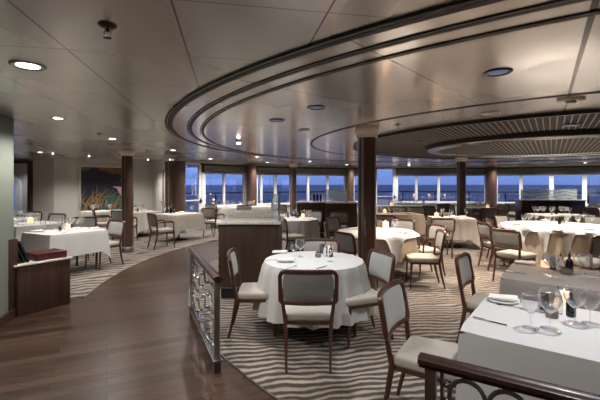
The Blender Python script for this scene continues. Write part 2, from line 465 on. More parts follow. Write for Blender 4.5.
# normals: t>0 pushes to the left of the travel direction; rooms sit on the left when walked clockwise, so walk so that outside is left
wallseg('wall_left', wp[1], wp[0], 0, H, .12, 'paint')
wallseg('wall_left', wp[2], wp[1], 0, H, .12, 'paint')
wallseg('wall_left', wp[3], wp[2], 0, H, .12, 'paint')
wallseg('wall_left', (-10, 12.2), (-9.5, 12.2), 0, H, .12, 'paint')
wallseg('wall_left', (-9.5, 12.2), (-8.62, 12.2), 2.26, H, .12, 'paint')
wallseg('wall_left', (-10, 5.3), (-10, 12.2), 0, H, .12, 'paint')
wallseg('wall_left', (-3.62, 4.72), (-10, 5.3), 0, H, .12, 'paint')
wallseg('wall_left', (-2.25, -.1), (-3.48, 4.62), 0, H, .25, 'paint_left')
wallseg('wall_back', (15.5, -1.5), (-2.25, -1.5), 0, H, .12, 'paint')
wallseg('wall_left', (-2.25, -1.5), (-2.25, -.1), 0, H, .12, 'paint')
wallseg('wall_right', (15.5, 7.3), (15.5, -1.5), 0, H, .12, 'paint')
wallseg('baseboard_left', (-2.21, -.1), (-3.46, 4.63), 0, .11, .03, 'panel', -.03)
# alcove beyond the dark door frame, with its arched window
wallseg('wall_left', (-10.6, 12.1), (-10.6, 13.6), 0, H, .1, 'paint'); wallseg('wall_left', (-10.6, 12.2), (-10.0, 12.2), 0, H, .1, 'paint'); wallseg('wall_left', (-10.6, 13.5), (-8.3, 13.5), 0, H, .1, 'paint'); wallseg('wall_left', (-8.3, 13.5), (-8.3, 12.32), 0, H, .1, 'paint')
bm = nb(); box(bm, (-8.62, 12.15, 1.13), (.09, .16, 2.26)); box(bm, (-9.46, 12.15, 1.13), (.09, .16, 2.26)); box(bm, (-9.04, 12.15, 2.30), (.93, .16, .09)); struct(obj('door_1', bm, 'panel', smooth=False))
def arch(w, z0, z1, y, x):
    r = w / 2; pts = [(x - r, z0), (x + r, z0)]
    pts += [(x + r * math.cos(a), z1 - r + r * math.sin(a)) for a in [PI * i / 16 for i in range(17)]]
    return pts
def yprism(bm, pts, y0, y1):
    a = [bm.verts.new((x, y0, z)) for x, z in pts]; b = [bm.verts.new((x, y1, z)) for x, z in pts]
    bm.faces.new(a); bm.faces.new(b[::-1]); n = len(pts)
    for i in range(n): bm.faces.new([a[i], b[i], b[(i + 1) % n], a[(i + 1) % n]])
ax_ = ptx(8, 13.4)
bm = nb(); yprism(bm, arch(.84, .55, 1.94, 0, ax_), 13.42, 13.5); wf = struct(obj('window_1', bm, 'white_frame', smooth=False))
bm = nb(); yprism(bm, arch(.44, .7, 1.76, 0, ax_), 13.40, 13.425)
obj('pane', bm, emis('dusk_pane', (.05, .10, .35), .3, (.02, .04, .1)), wf, smooth=False)

# window wall: sill wall, cornice, valance, posts, panes, blinds
SILL, GTOP = .73, 1.99
def arcwall(name, a0, a1, r0, r1, z0, z1, m, n=None):
    n = n or max(2, int(abs(a1 - a0) * 14)); bm = nb()
    pts = [cp(a0 + (a1 - a0) * i / n, r0) for i in range(n + 1)] + [cp(a1 - (a1 - a0) * i / n, r1) for i in range(n + 1)]
    prism(bm, pts, z0, z1); return obj(name, bm, m, smooth=False)
D1a, D1b = oncirc(200.5, WR), oncirc(185, WR)
D2a, D2b = oncirc(394.5, WR), oncirc(376.5, WR)
segs = [(0, D2a), (D2b, D1a)]
for a0, a1 in segs:
    struct(arcwall('wall_front', a0, a1, WR, WR + .14, 0, SILL - .03, 'paint'))
    struct(arcwall('trim_%d' % k, a0, a1, WR - .08, WR + .12, SILL - .03, SILL, 'white_frame')); k += 1
    struct(arcwall('wall_front', a0, a1, WR + .02, WR + .14, GTOP + .02, 2.34, 'valance'))
    struct(arcwall('trim_%d' % k, a0, a1, WR - .10, WR + .02, 2.29, 2.34, 'valance')); k += 1
struct(arcwall('wall_front', D1b, aR, WR, WR + .14, 0, 2.34, 'panel'))
struct(arcwall('trim_%d' % k, 0, aR, WR - .22, WR + .14, 2.34, 2.4, 'cornice')); k += 1
struct(arcwall('trim_%d' % k, 0, aR, WR - .30, WR - .22, 2.365, 2.4, 'cornice')); k += 1

def bar(bm, a, r, z0, z1, w, d):
    x, y = cp(a, r); box(bm, (x, y, (z0 + z1) / 2), (d, w, z1 - z0), a)
def window(n, stops, blind_lbl, doors=False, blind=True):
    """stops: list of (angle, width) of the uprights"""
    z0 = 0 if doors else SILL; z1 = 2.34 if doors else GTOP + .03
    bm = nb()
    for a, w in stops: bar(bm, a, WR + .05, z0, z1, w, .09)
    for (a, _), (b, _) in zip(stops, stops[1:]):
        p = Vector(cp(a, WR + .05)); q = Vector(cp(b, WR + .05)); m_ = (p + q) / 2; L = (q - p).length; an = math.atan2(q.y - p.y, q.x - p.x)
        for z in ((z0 + .04), (z1 - .025)): box(bm, (m_.x, m_.y, z), (L, .06, .05 if not (doors and z < 1) else .09), an)
        if doors: box(bm, (m_.x, m_.y, 1.02), (L, .05, .035), an)
    o = struct(obj('door_%d' % n if doors else 'window_%d' % n, bm, 'white_frame', smooth=False))
    for (a, _), (b, _) in zip(stops, stops[1:]):
        p = Vector(cp(a, WR + .05)); q = Vector(cp(b, WR + .05)); m_ = (p + q) / 2; L = (q - p).length; an = math.atan2(q.y - p.y, q.x - p.x)
        bm = nb(); box(bm, (m_.x, m_.y, (z0 + z1) / 2), (L - .03, .008, z1 - z0 - .06), an); obj('pane', bm, 'pane', o, smooth=False)
    if doors:
        x, y = cp(stops[0][0], WR - .01); bm = nb(); box(bm, (x, y, 1.0), (.05, .12, .03), stops[0][0]); box(bm, (x, y, 1.0), (.02, .04, .16), stops[0][0]); obj('door_handle', bm, 'black', o)
    if blind and not doors:
        a0, a1 = stops[0][0], stops[-1][0]
        p = Vector(cp(a0, WR - .01)); q = Vector(cp(a1, WR - .01))
        nseg = max(1, int(abs(a0 - a1) * WR / .8)); bm = nb()
        prof = [(0, 2.29)]
        for j in range(5):
            zt = 2.29 - j * .062; prof += [(.040 + .014 * j, zt - .035), (.004, zt - .062)]
        prof += [(.0, 1.975), (-.012, 1.975), (-.012, 2.29)]
        vs = []
        for i in range(nseg + 1):
            an = a0 + (a1 - a0) * i / nseg
            vs.append([bm.verts.new((*cp(an, WR - .008 - d), z)) for d, z in prof])
        for A, B in zip(vs, vs[1:]):
            for j in range(len(prof)): bm.faces.new([A[j], A[(j + 1) % len(prof)], B[(j + 1) % len(prof)], B[j]])
        bm.faces.new(vs[0]); bm.faces.new(vs[-1][::-1])
        tag(obj('roman_blind', bm, 'blind', smooth=False), blind_lbl, 'blind')
oc = lambda p: oncirc(p, WR)
window(2, [(oc(204), .16), (oc(224.5), .08), (oc(245), .14)], 'raised dark pleated blind over the leftmost window, beside the glass door')
window(3, [(oc(257.5), .05), (oc(261.7), .10), (oc(275.7), .11), (oc(291), .08)], 'raised dark pleated blind between the reddish round column and the slim column')
window(4, [(oc(294), .06), (oc(308.4), .10), (oc(327.8), .10), (oc(345), .06)], 'raised dark pleated blind above the bottles on the middle service station')
window(5, [(oc(354), .05), (oc(376), .08)], 'short dark blind just left of the big foreground column')
window(6, [(oc(397), .10), (oc(416.5), .11), (oc(438.8), .11), (oc(462), .1), (oc(485), .05)], 'long raised dark blind right of the unblinded glass door')
window(7, [(oc(497), .06), (oc(521), .13), (oc(551.5), .16), (oc(584.5), .16), (oc(618), .16)], 'long raised dark blind behind the right-hand service station')
e_ = oc(618); 
window(8, [(e_ - .03 - .2 * i, .12) for i in range(5)], 'raised dark blind at the right end of the window wall')
window(2, [(D1a, .10), (D1b, .06)], '', doors=True)
window(3, [(D2a, .14), (D2b, .06)], '', doors=True)

# white door on the short wall next to the round column
p = Vector((-5.4, 13.9)); q = Vector(W0); d = (q - p).normalized(); n_ = Vector((-d.y, d.x)); rz = math.atan2(d.y, d.x)
mid = p + d * ((q - p).length * .52) - n_ * .02
bm = nb(); box(bm, (mid.x, mid.y, 1.0), (.78, .03, 1.96), rz, bev=.004)
dr = struct(obj('door_4', bm, 'paint_door'), 'white door beside the wood-clad round column')
bm = nb()
for s in (-.43, .43): box(bm, (mid.x + d.x * s, mid.y + d.y * s, 1.02), (.06, .07, 2.04), rz)
box(bm, (mid.x, mid.y, 2.05), (.92, .07, .06), rz); obj('door_frame', bm, 'cornice', dr, smooth=False)
bm = nb(); hp = mid + d * .3 - n_ * .05; box(bm, (hp.x, hp.y, 1.0), (.10, .03, .025), rz, bev=.004); obj('door_handle', bm, 'metal', dr)

# columns
def slim_column(x, y, label, base=True, r=.128, strip=True):
    t = thing('column', label, 'column', (x, y, 0)); t['kind'] = 'structure'
    bm = nb(); lathe(bm, [(r, .13), (r, 2.26)], n=40); obj('shaft', bm, 'colwood', t)
    bm = nb(); lathe(bm, [(r + .012, 0), (r + .012, .12), (r + .004, .132), (r - .01, .132)], n=40); obj('base', bm, 'brushed', t)
    bm = nb(); lathe(bm, [(r + .008, 2.255), (r + .022, 2.26), (r + .022, 2.30), (r + .05, 2.325), (r + .055, 2.365), (r + .03, 2.385), (r + .028, 2.40)], n=40); obj('capital', bm, 'cream_cap', t)
    an0 = math.atan2(-y, -x)
    for kk in range(4):
        a = an0 - .50 + kk * PI / 2
        bm = nb(); box(bm, ((r + .001) * math.cos(a), (r + .001) * math.sin(a), 1.195), (.008, .022, 2.11), a); obj('inlay_strip', bm, 'brushed', t, smooth=False)
    return t
slim_column(ptx(367, 5.42), 5.42, 'large dark walnut column in the foreground centre with a metal strip')
slim_column(ptx(127.5, 8.95), 8.95, 'dark walnut column in front of the framed painting')
slim_column(ptx(461.3, 11.2), 11.2, 'dark walnut column beyond the table with stacked napkins, right of centre')
slim_column(ptx(293.3, 15.0), 15.0, 'slim dark column standing near the windows behind the left service station')
def round_column(a, r, rr, label):
    x, y = cp(a, rr); t = thing('column', label, 'column', (x, y, 0)); t['kind'] = 'structure'
    bm = nb(); lathe(bm, [(r, .0), (r, 2.34)], n=48); obj('shaft', bm, 'roundcol', t)
    bm = nb(); lathe(bm, [(r + .012, 0), (r + .012, .1), (r, .11)], n=48); obj('base', bm, 'brushed', t)
round_column(oncirc(177, WR - .35), .27, WR - .35, 'wide wood-clad round column between the white door and the glass door')
round_column(oncirc(251.5, WR - .3), .205, WR - .3, 'reddish wood round column between two left windows')
round_column(oncirc(349.5, WR - .3), .20, WR - .3, 'round wood column just left of the big foreground column')
round_column(oncirc(491, WR - .3), .24, WR - .3, 'wide round wood column at the windows right of centre')

# outside: deck, rail, sea
bm = nb(); pts = [cp(-.3 + 3.0 * i / 40, WR + .16) for i in range(41)] + [cp(2.7 - 3.0 * i / 40, WR + 3.4) for i in range(41)]
prism(bm, pts, -.3, -.05); struct(obj('floor', bm, 'deck', smooth=False), 'open deck outside the windows')
rt = thing('deck_railing', 'dark ship railing outside along the windows', 'railing')
bm = nb(); sweep(bm, [(*cp(-.3 + 3.0 * i / 60, WR + 3.1), 1.18) for i in range(61)], .07, .06); obj('handrail', bm, 'blackmetal', rt)
for z in (.35, .75):
    bm = nb(); sweep(bm, [(*cp(-.3 + 3.0 * i / 60, WR + 3.1), z) for i in range(61)], .02, .02); obj('lower_rail', bm, 'blackmetal', rt)
for i in range(24):
    bm = nb(); x, y = cp(-.25 + 2.9 * i / 23, WR + 3.1); box(bm, (x, y, .56), (.05, .05, 1.22)); obj('post', bm, 'blackmetal', rt, smooth=False)
bm = nb(); prism(bm, [(-4000, -500), (4000, -500), (4000, 6000), (-4000, 6000)], -13, -12); struct(obj('ground', bm, 'sea', smooth=False), 'dark blue evening sea beyond the windows')

# ------------------------------------------------------------------ ceiling fixtures
def proto_downlight(lens):
    t = thing('downlight', None, None)
    bm = nb(); lathe(bm, [(.068, 0), (.07, -.006), (.095, -.012), (.105, -.006), (.106, 0)], n=32, closed=True); obj('trim_ring', bm, 'bronze' if lens != 'lamp' else 'brushed', t)
    bm = nb(); lathe(bm, [(0, -.003), (.068, -.003), (.068, -.006), (.05, -.010), (0, -.012)], n=32); obj('lens', bm, lens, t)
    return t
PL = proto_downlight('lamp'); PD = proto_downlight('lamp_dim')
def atc(px, py): Y = (CEIL - CAMZ) * F / (HY - py); return ptx(px, Y), Y
lit = [((28, 65), 1.0, 'large lit downlight at the left edge, nearest the camera'), ((58, 118), .75, 'lit downlight second from the left front, above the menu cabinet'),
       ((112.5, 138.5), .85, 'lit downlight just left of the column by the painting'), ((40, 152), .8, 'lit downlight far left near the wall'),
       ((173, 150), .85, 'lit downlight in front of the white door'), ((210.5, 158.6), .9, 'lit downlight before the leftmost window blind'),
       ((257, 156.6), .8, 'lit downlight over the window tables left of centre'), ((267.5, 162.3), .9, 'lit downlight closest to the reddish round column'),
       ((310, 161.4), .9, 'lit downlight near the windows above the middle station'), ((347, 164.6), .9, 'lit downlight tight to the windows left of the big column'),
       ((585, 162.8), .9, 'lit downlight at the far right near the windows')]
LIT = []
for (px, py), s, lb in lit:
    x, y = atc(px, py); place(PL, (x, y, CEIL - .002), 0, lb, 'ceiling light', None, s); LIT.append((x, y))
DIM = []
for (px, py), z, lb in [((498, 71), CEIL - .006, 'dark-rimmed recessed light with blue lens at the upper right'), ((316, 106.5), CEIL - .006, 'dark-rimmed recessed light with blue lens above the front round table'),
                     ((277, 119.5), CEIL - .006, 'smaller dark recessed light left of the one above the front table'), ((571, 122.5), CEIL - .03, 'recessed light set in the slatted ceiling ring at the right'),
                     ((416, 140), CEIL - .03, 'recessed light set in the slatted ceiling ring near its left tip')]:
    x, y = atc(px, py); place(PD, (x, y, z), 0, lb, 'ceiling light', None, .9); DIM.append((x, y))
bm = nb(); lathe(bm, [(.018, 0), (.018, -.015), (0, -.016)], n=16)
SP = tag(obj('spotlight', bm, 'lamp'), None, None)
for (px, py), lb in [((53, 153.4), 'tiny bright spotlight at the far left wall corner'), ((89, 156), 'tiny bright spotlight above the framed painting'), ((148, 159.5), 'tiny bright spotlight near the white door'),
                     ((170, 159.4), 'tiny bright spotlight above the wide round column')]:
    x, y = atc(px, py); place(SP, (x, y, CEIL), 0, lb, 'ceiling light')
# sprinklers
def proto_sprinkler():
    t = thing('sprinkler', None, None)
    bm = nb(); lathe(bm, [(0, 0), (.045, 0), (.045, -.004), (.03, -.014), (0, -.016)], n=24); obj('escutcheon', bm, 'black', t)
    bm = nb(); lathe(bm, [(.008, -.014), (.008, -.03), (.004, -.034)], n=12)
    for s in (-1, 1): sweep(bm, [(s * .008, 0, -.028), (s * .017, 0, -.038), (s * .015, 0, -.052), (s * .003, 0, -.062)], .004, .004)
    lathe(bm, [(0, -.06), (.02, -.062), (.02, -.064), (0, -.066)], n=16); obj('head', bm, 'channel', t)
    return t
SPR = proto_sprinkler()
for (px, py), lb in [((107.5, 25), 'black sprinkler head hanging at the upper left ceiling'), ((99, 133), 'small sprinkler head left of the column by the painting'), ((147, 150), 'small sprinkler head between the columns at the left'),
                     ((398, 124), 'small sprinkler head right of the big column capital')]:
    x, y = atc(px, py); place(SPR, (x, y, CEIL - (.006 if px == 398 else 0)), .3, lb, 'sprinkler')
# speaker boxes / hanging fixtures
x, y = atc(571, 97.5); t = thing('ceiling_speaker', 'small pale box fixture on the ceiling at the right', 'ceiling fixture', (x, y, CEIL - .006), .1)
bm = nb(); box(bm, (0, 0, -.012), (.20, .11, .024), bev=.004); obj('housing', bm, 'cream_cap', t); bm = nb(); lathe(bm, [(0, -.024), (.045, -.024), (.04, -.05), (0, -.052)], n=20); obj('dome', bm, 'brushed', t)
def ring_vent(px, py, lb, s=1.0):
    x, y = atc(px, py); bm = nb(); lathe(bm, [(0, 0), (.10 * s, 0), (.10 * s, -.006), (.085 * s, -.012), (.07 * s, -.006), (0, -.006)], n=32)
    tag(obj('ceiling_vent', bm, 'brushed', loc=(x, y, CEIL - .006)), lb, 'vent')
ring_vent(491, 112.5, 'flat round metal vent between the ceiling arcs at the right'); ring_vent(304, 129, 'flat round metal vent left of the big column capital', .9)
for (px, py), lb in [((238.5, 140), 'small square hanging fixture under the reflective ceiling, left of centre'), ((409, 163.6), 'small pale fixture hanging before the windows right of the big column')]:
    x, y = atc(px, py); t = thing('projector_lamp', lb, 'ceiling fixture', (x, y, CEIL - .006))
    bm = nb(); box(bm, (0, 0, -.02), (.10, .10, .04), bev=.004); obj('housing', bm, 'brushed', t); bm = nb(); lathe(bm, [(.03, -.04), (.035, -.07), (0, -.072)], n=16); obj('bulb', bm, 'lamp', t)

# ------------------------------------------------------------------ chairs
def rrect(w, z0, z1, r, y, bow=0, n=5):
    pts = []
    for cx, cz, a0 in ((w / 2 - r, z1 - r, 0), (-w / 2 + r, z1 - r, PI / 2), (-w / 2 + r * .5, z0 + r * .5, PI), (w / 2 - r * .5, z0 + r * .5, 1.5 * PI)):
        rr = r if a0 < 3 else r * .5
        for i in range(n + 1):
            a = a0 + PI / 2 * i / n; pts.append((cx + rr * math.cos(a), cz + rr * math.sin(a)))
    return pts
def backy(x, z): return -.215 - (z - .46) * .17 - .035 * (1 - (2 * x / .5) ** 2)     # recline and curve
def make_chair(arms, up='fabric_grey', front='fabric_pale'):
    t = thing('armchair' if arms else 'dining_chair', None, None)
    # seat
    bm = nb(); vs = box(bm, (0, .015, .435), (.47, .45, .075), bev=.03, seg=3)
    for v in vs:
        v.co.x *= 1 - .10 * (.22 - v.co.y) / .45
        if v.co.z > .45: v.co.z += .012 * max(0, 1 - (v.co.x / .24) ** 2) * max(0, 1 - ((v.co.y - .015) / .24) ** 2)
    obj('seat', bm, 'fabric_cream', t)
    bm = nb(); vs = box(bm, (0, .005, .385), (.44, .42, .032), bev=.008)
    for v in vs: v.co.x *= 1 - .10 * (.22 - v.co.y) / .45
    obj('seat_frame', bm, 'wood', t)
    # backrest
    z0, z1, w = .59, .842, .45
    bm = nb(); nx, nz = 10, 6; g = {}
    for s in (0, 1):
        for i in range(nx + 1):
            for j in range(nz + 1):
                u = i / nx * 2 - 1; q = j / nz * 2 - 1
                rx = w / 2 - .008; cx = u * rx; zz = (z0 + z1) / 2 + q * (z1 - z0) / 2 * .97
                if abs(u) > .75 and abs(q) > .6: cx = math.copysign(rx * (abs(u) - .10 * ((abs(u) - .75) * 4) * ((abs(q) - .6) * 2.5)), u)
                edge = (1 - u ** 8) * (1 - q ** 8)
                g[s, i, j] = bm.verts.new((cx, backy(cx, zz) + (1 if s else -1) * (.006 + .014 * edge), zz))
    for s in (0, 1):
        for i in range(nx):
            for j in range(nz):
                f = bm.faces.new([g[s, i, j], g[s, i + 1, j], g[s, i + 1, j + 1], g[s, i, j + 1]]); f.material_index = s
    per = [(i, 0) for i in range(nx)] + [(nx, j) for j in range(nz)] + [(i, nz) for i in range(nx, 0, -1)] + [(0, j) for j in range(nz, 0, -1)]
    for a, b in zip(per, per[1:] + per[:1]): bm.faces.new([g[(0, *a)], g[(0, *b)], g[(1, *b)], g[(1, *a)]])
    obj('backrest', bm, [up, front], t)
    bm = nb()
    pts = rrect(w + .03, z0 - .012, z1 + .015, .055, 0)
    # densify top / bottom so that the frame follows the curve
    dense = []
    for a, b in zip(pts, pts[1:] + pts[:1]):
        L = math.dist(a, b); m_ = max(1, int(L / .05))
        for i in range(m_): dense.append((a[0] + (b[0] - a[0]) * i / m_, a[1] + (b[1] - a[1]) * i / m_))
    sweep(bm, [(x, backy(x, z), z) for x, z in dense], .036, .036, up=Vector((0, 1, 0)), closed=True)
    obj('back_frame', bm, 'wood', t)
    for s in (-1, 1):     # rear legs run up into posts
        bm = nb()
        sweep(bm, [(s * .185, -.30, 0), (s * .190, -.25, .20), (s * .198, -.215, .40), (s * .210, backy(.21, .50), .50), (s * .225, backy(.225, .62), .62), (s * .229, backy(.229, .70), .70)],
              [.022, .028, .034, .032, .028, .022], [.026, .034, .042, .036, .030, .024], up=Vector((0, 1, 0)))
        obj('leg', bm, 'wood', t)
        bm = nb()
        sweep(bm, [(s * .212, .215, 0), (s * .208, .205, .2), (s * .205, .195, .40)], [.020, .028, .038], [.022, .028, .038], up=Vector((0, 1, 0)))
        obj('leg', bm, 'wood', t)
        if arms:
            bm = nb(); x = s * .252
            sweep(bm, [(s * .225, -.250, .645), (s * .245, -.18, .655), (x, -.05, .66), (x, .08, .66), (x, .14, .652), (x, .165, .63), (x, .168, .58), (s * .25, .172, .45), (s * .225, .18, .37)],
                  [.03, .036, .042, .044, .042, .036, .03, .028, .028], [.026, .026, .026, .026, .03, .032, .03, .028, .028], up=Vector((1, 0, 0)))
            obj('armrest', bm, 'wood', t)
    return t
SIDE = make_chair(False); ARM = make_chair(True)
SEATS = []
def chair(kind, bx, by, fx, fy, label, grp=None):
    L = math.hypot(fx, fy); fx /= L; fy /= L
    x, y = bx + fx * .27, by + fy * .27
    SEATS.append((x, y, fx, fy))
    return place(ARM if kind == 'arm' else SIDE, (x, y, .006), math.atan2(-fx, fy), label, 'chair', grp)
def cz(px, py, dz=0): Y = .72 * F / (py - HY); return ptx(px, Y), Y      # back-top pixel to back position
U = (.80, -.60); V = (.59, .81)
chair('side', .07, 3.23, .02, 1, 'grey-backed chair seen from behind, at the near side of the front round table')
chair('side', -.72, 4.12, 1, .05, 'chair seen side-on, left of the front round table, near the metal railing')
chair('side', .86, 4.06, -.94, -.33, 'pale-backed chair right of the front round table, beside the big column')
chair('side', .27, 4.98, -.1, -1, 'chair facing the camera behind the front round table')
chair('side', .665, 2.70, .8, -.5, 'foreground chair with cream seat at the left end of the front white table')
chair('side', 1.66, 3.84, *U, 'dark grey chair at the left end of the grey-clothed table')
chair('side', ptx(505, 6.1), 6.1, .85, .5, 'chair with grey back seen from behind at the near left of the large round table')
chair('side', ptx(484.5, 7.2), 7.2, .97, .0, 'nearer of the two side-on chairs left of the large round table')
chair('side', ptx(490, 7.95), 7.95, .95, -.25, 'farther of the two side-on chairs left of the large round table')
chair('side', ptx(502, 8.85), 8.85, .5, -.87, 'cream-fronted chair facing the camera behind the left of the large round table')
chair('side', ptx(597, 8.6), 8.6, -.35, -.9, 'cream-fronted chair facing the camera behind the right of the large round table')
chair('side', ptx(607, 5.35), 5.35, -.12, 1, 'reddish-framed chair cut off by the right edge, near side of the large round table')
chair('side', ptx(440, 5.95), 5.95, -.98, .12, 'cream-seated side-on chair right of the draped round table behind the big column')
chair('arm', ptx(437, 6.75), 6.75, -.9, -.25, 'armchair just behind the side-on cream-seated chair, right of the big column')
chair('arm', ptx(443, 8.1), 8.1, .12, 1, 'armchair with its back to the camera, in front of the table with stacked napkins')
chair('side', ptx(402, 7.75), 7.75, -.3, -.95, 'dark-looking chair behind the drape-covered round table')
chair('side', ptx(384, 8.9), 8.9, .25, 1, 'chair seen from behind at the near side of the tan-clothed table')
chair('side', ptx(344, 5.75), 5.75, .85, .5, 'grey chair seen from behind just left of the big column')
chair('side', ptx(327, 7.1), 7.1, .98, -.1, 'side-on grey chair left of the drape-covered round table')
chair('side', ptx(333, 8.3), 8.3, .75, -.66, 'pale side-on chair beyond the grey one, between the two middle round tables')
chair('side', ptx(339, 9.9), 9.9, .12, 1, 'chair seen from behind before the small table left of the big column')
chair('side', ptx(281, 8.2), 8.2, .85, .5, 'chair seen side-on behind the right end of the left service station')
chair('side', ptx(313.5, 10.25), 10.25, -.35, -.95, 'pale chair facing the camera behind the lamp-lit round table')
chair('arm', ptx(209, 11.5), 11.5, .35, .93, 'armchair on the window side of the square table left of the station')
chair('side', ptx(280, 13.4), 13.4, .3, .9, 'pale chair partly hidden behind the glass screen of the left station')
chair('arm', ptx(211, 13.75), 13.75, .4, .9, 'dark armchair beside the glass door at the left windows')
chair('arm', ptx(244, 13.1), 13.1, .1, 1, 'armchair seen from behind before the long left window table')
chair('arm', ptx(152, 9.35), 9.35, .72, .69, 'armchair seen from behind at the near left of the square table by the aisle')
chair('arm', ptx(117, 10.4), 10.4, .5, .86, 'armchair standing half hidden behind the column by the painting')
chair('arm', ptx(94, 10.9), 10.9, .75, .5, 'armchair below the left part of the framed painting')
chair('side', ptx(115, 7.55), 7.58, -.47, -.88, 'pale chair at the right end of the table by the menu cabinet')
chair('side', ptx(84, 8.35), 8.35, .25, -.95, 'grey chair facing the camera behind the white table by the menu cabinet')
chair('side', ptx(57, 9.3), 9.3, -.2, -.95, 'grey chair facing the camera below the bare wall left of the painting')
chair('side', ptx(32, 10.0), 10.0, .1, -1, 'grey chair facing the camera at the far left in front of the dark doorway')
chair('side', ptx(398, 12.1), 12.1, -.1, -1, 'dark chair facing the camera behind the left half of the tan-clothed table')
chair('side', ptx(417, 12.0), 12.0, -.2, -1, 'dark chair facing the camera behind the right half of the tan-clothed table')
chair('side', ptx(431, 12.4), 12.6, .8, .6, 'dark side-on chair between the tan-clothed table and the windows')
chair('side', ptx(444, 13.8), 13.8, .2, 1, 'dark chair at the windows left of the slim dark column')
chair('side', ptx(453, 13.3), 13.3, .9, -.2, 'dark chair nearly touching the left side of the slim dark column')
chair('arm', ptx(489, 11.5), 11.5, .12, 1, 'dark armchair before the table at the wide round column')
chair('side', ptx(503, 13.6), 13.6, -.8, -.3, 'dark chair right of the table at the wide round column')
chair('side', ptx(512, 14.2), 14.2, -.6, -.8, 'dark chair between the wide round column and the right service station')
chair('side', ptx(590, 11.7), 11.7, .9, .35, 'dark chair at the right edge beside the right service station')
chair('side', ptx(596, 13.9), 13.9, -.1, -1, 'dark chair against the windows at the right edge')

# ------------------------------------------------------------------ tables and cloths
def blocked(x, y, z):
    if z > .49: return False
    for sx, sy, fx, fy in SEATS:
        dx, dy = x - sx, y - sy
        if abs(dx) > .5 or abs(dy) > .5: continue
        a = dx * fx + dy * fy; b = -dx * fy + dy * fx
        if -.32 < a < .275 and abs(b) < .262: return True
    return False
def perim(shape, a, b, n):
    """outline of the table top: list of (x, y, nx, ny, cornerness)"""
    out = []
    if shape == 'round':
        for i in range(n):
            t = 2 * PI * i / n; out.append((a * math.cos(t), a * math.sin(t), math.cos(t), math.sin(t), 0))
    else:
        r = .03; L = 2 * (2 * a + 2 * b)
        cs = [(a, -b), (a, b), (-a, b), (-a, -b)]
        for k_ in range(4):
            p = cs[k_]; q = cs[(k_ + 1) % 4]; m_ = int(n * math.dist(p, q) / L)
            nn = Vector((q[1] - p[1], -(q[0] - p[0]))).normalized()
            for i in range(m_):
                f = i / m_; x = p[0] + (q[0] - p[0]) * f; y = p[1] + (q[1] - p[1]) * f
                c = max(0, 1 - min(f, 1 - f) * math.dist(p, q) / .14)
                v = Vector((nn.x, nn.y))
                if c > 0:
                    dg = Vector((math.copysign(1, x), math.copysign(1, y))).normalized(); v = (v * (1 - c) + dg * c).normalized()
                out.append((x - v.x * r * c * .6, y - v.y * r * c * .6, v.x, v.y, c))
    return out
TZ = .75
def cloth(name, shape, a, b, cx, cy, rz, drop, m, label, folds=14, amp=.02, flare=.05, z=TZ, hem=None, levels=12, seed=0, cat='tablecloth', avoid=False, top_off=0, corner=.38):
    rnd = random.Random(seed); n = 144 if shape == 'round' else 132
    P = perim(shape, a, b, n); n = len(P)
    ph = [rnd.uniform(0, 6.28) for _ in range(4)]
    c, s = math.cos(rz), math.sin(rz)
    bm = nb(); rings = []
    ct = bm.verts.new((0, 0, z + .004 + top_off))
    for fr in (.5, .93):
        rings.append([bm.verts.new((x * fr, y * fr, z + .004 + top_off)) for x, y, *_ in P])
    for j in range(levels + 1):
        t = j / levels; ring_ = []
        for i, (x, y, nx, ny, co) in enumerate(P):
            th = 2 * PI * i / n
            w = math.sin(folds * th + ph[0] + .8 * math.sin(3 * th + ph[1])) + .5 * math.sin(folds * 1.7 * th + ph[2])
            dr = hem(th, math.hypot(x, y)) if hem else drop * (1 + corner * co)
            off = .006 + top_off + flare * t ** .8 * (1 + 1.0 * co) + amp * w * t ** .7 * (1 - .6 * co) * min(1, dr / .2)
            if j == 0: off = 0.0
            X, Y = x + nx * off, y + ny * off
            zz = z + .004 + top_off - dr * t - (.004 if j == 0 else 0)
            if avoid:
                q = 0
                while q < 24 and blocked(cx + X * c - Y * s, cy + X * s + Y * c, zz):
                    X -= nx * .02; Y -= ny * .02; q += 1
            ring_.append(bm.verts.new((X, Y, zz)))
        rings.append(ring_)
    if avoid:       # soften the pushed-in places
        for _ in range(2):
            for rr in rings[4:]:
                old = [v.co.copy() for v in rr]
                for i, v in enumerate(rr):
                    v.co.x = (old[i - 1].x + old[i].x * 2 + old[(i + 1) % n].x) / 4; v.co.y = (old[i - 1].y + old[i].y * 2 + old[(i + 1) % n].y) / 4
    for i in range(n): bm.faces.new([ct, rings[0][i], rings[0][(i + 1) % n]])
    for A, B in zip(rings, rings[1:]):
        for i in range(n): bm.faces.new([A[i], B[i], B[(i + 1) % n], A[(i + 1) % n]])
    o = obj(name, bm, m, None, loc=(cx, cy, 0), rz=rz)
    for p_ in o.data.polygons: p_.use_smooth = True
    return tag(o, label, cat)
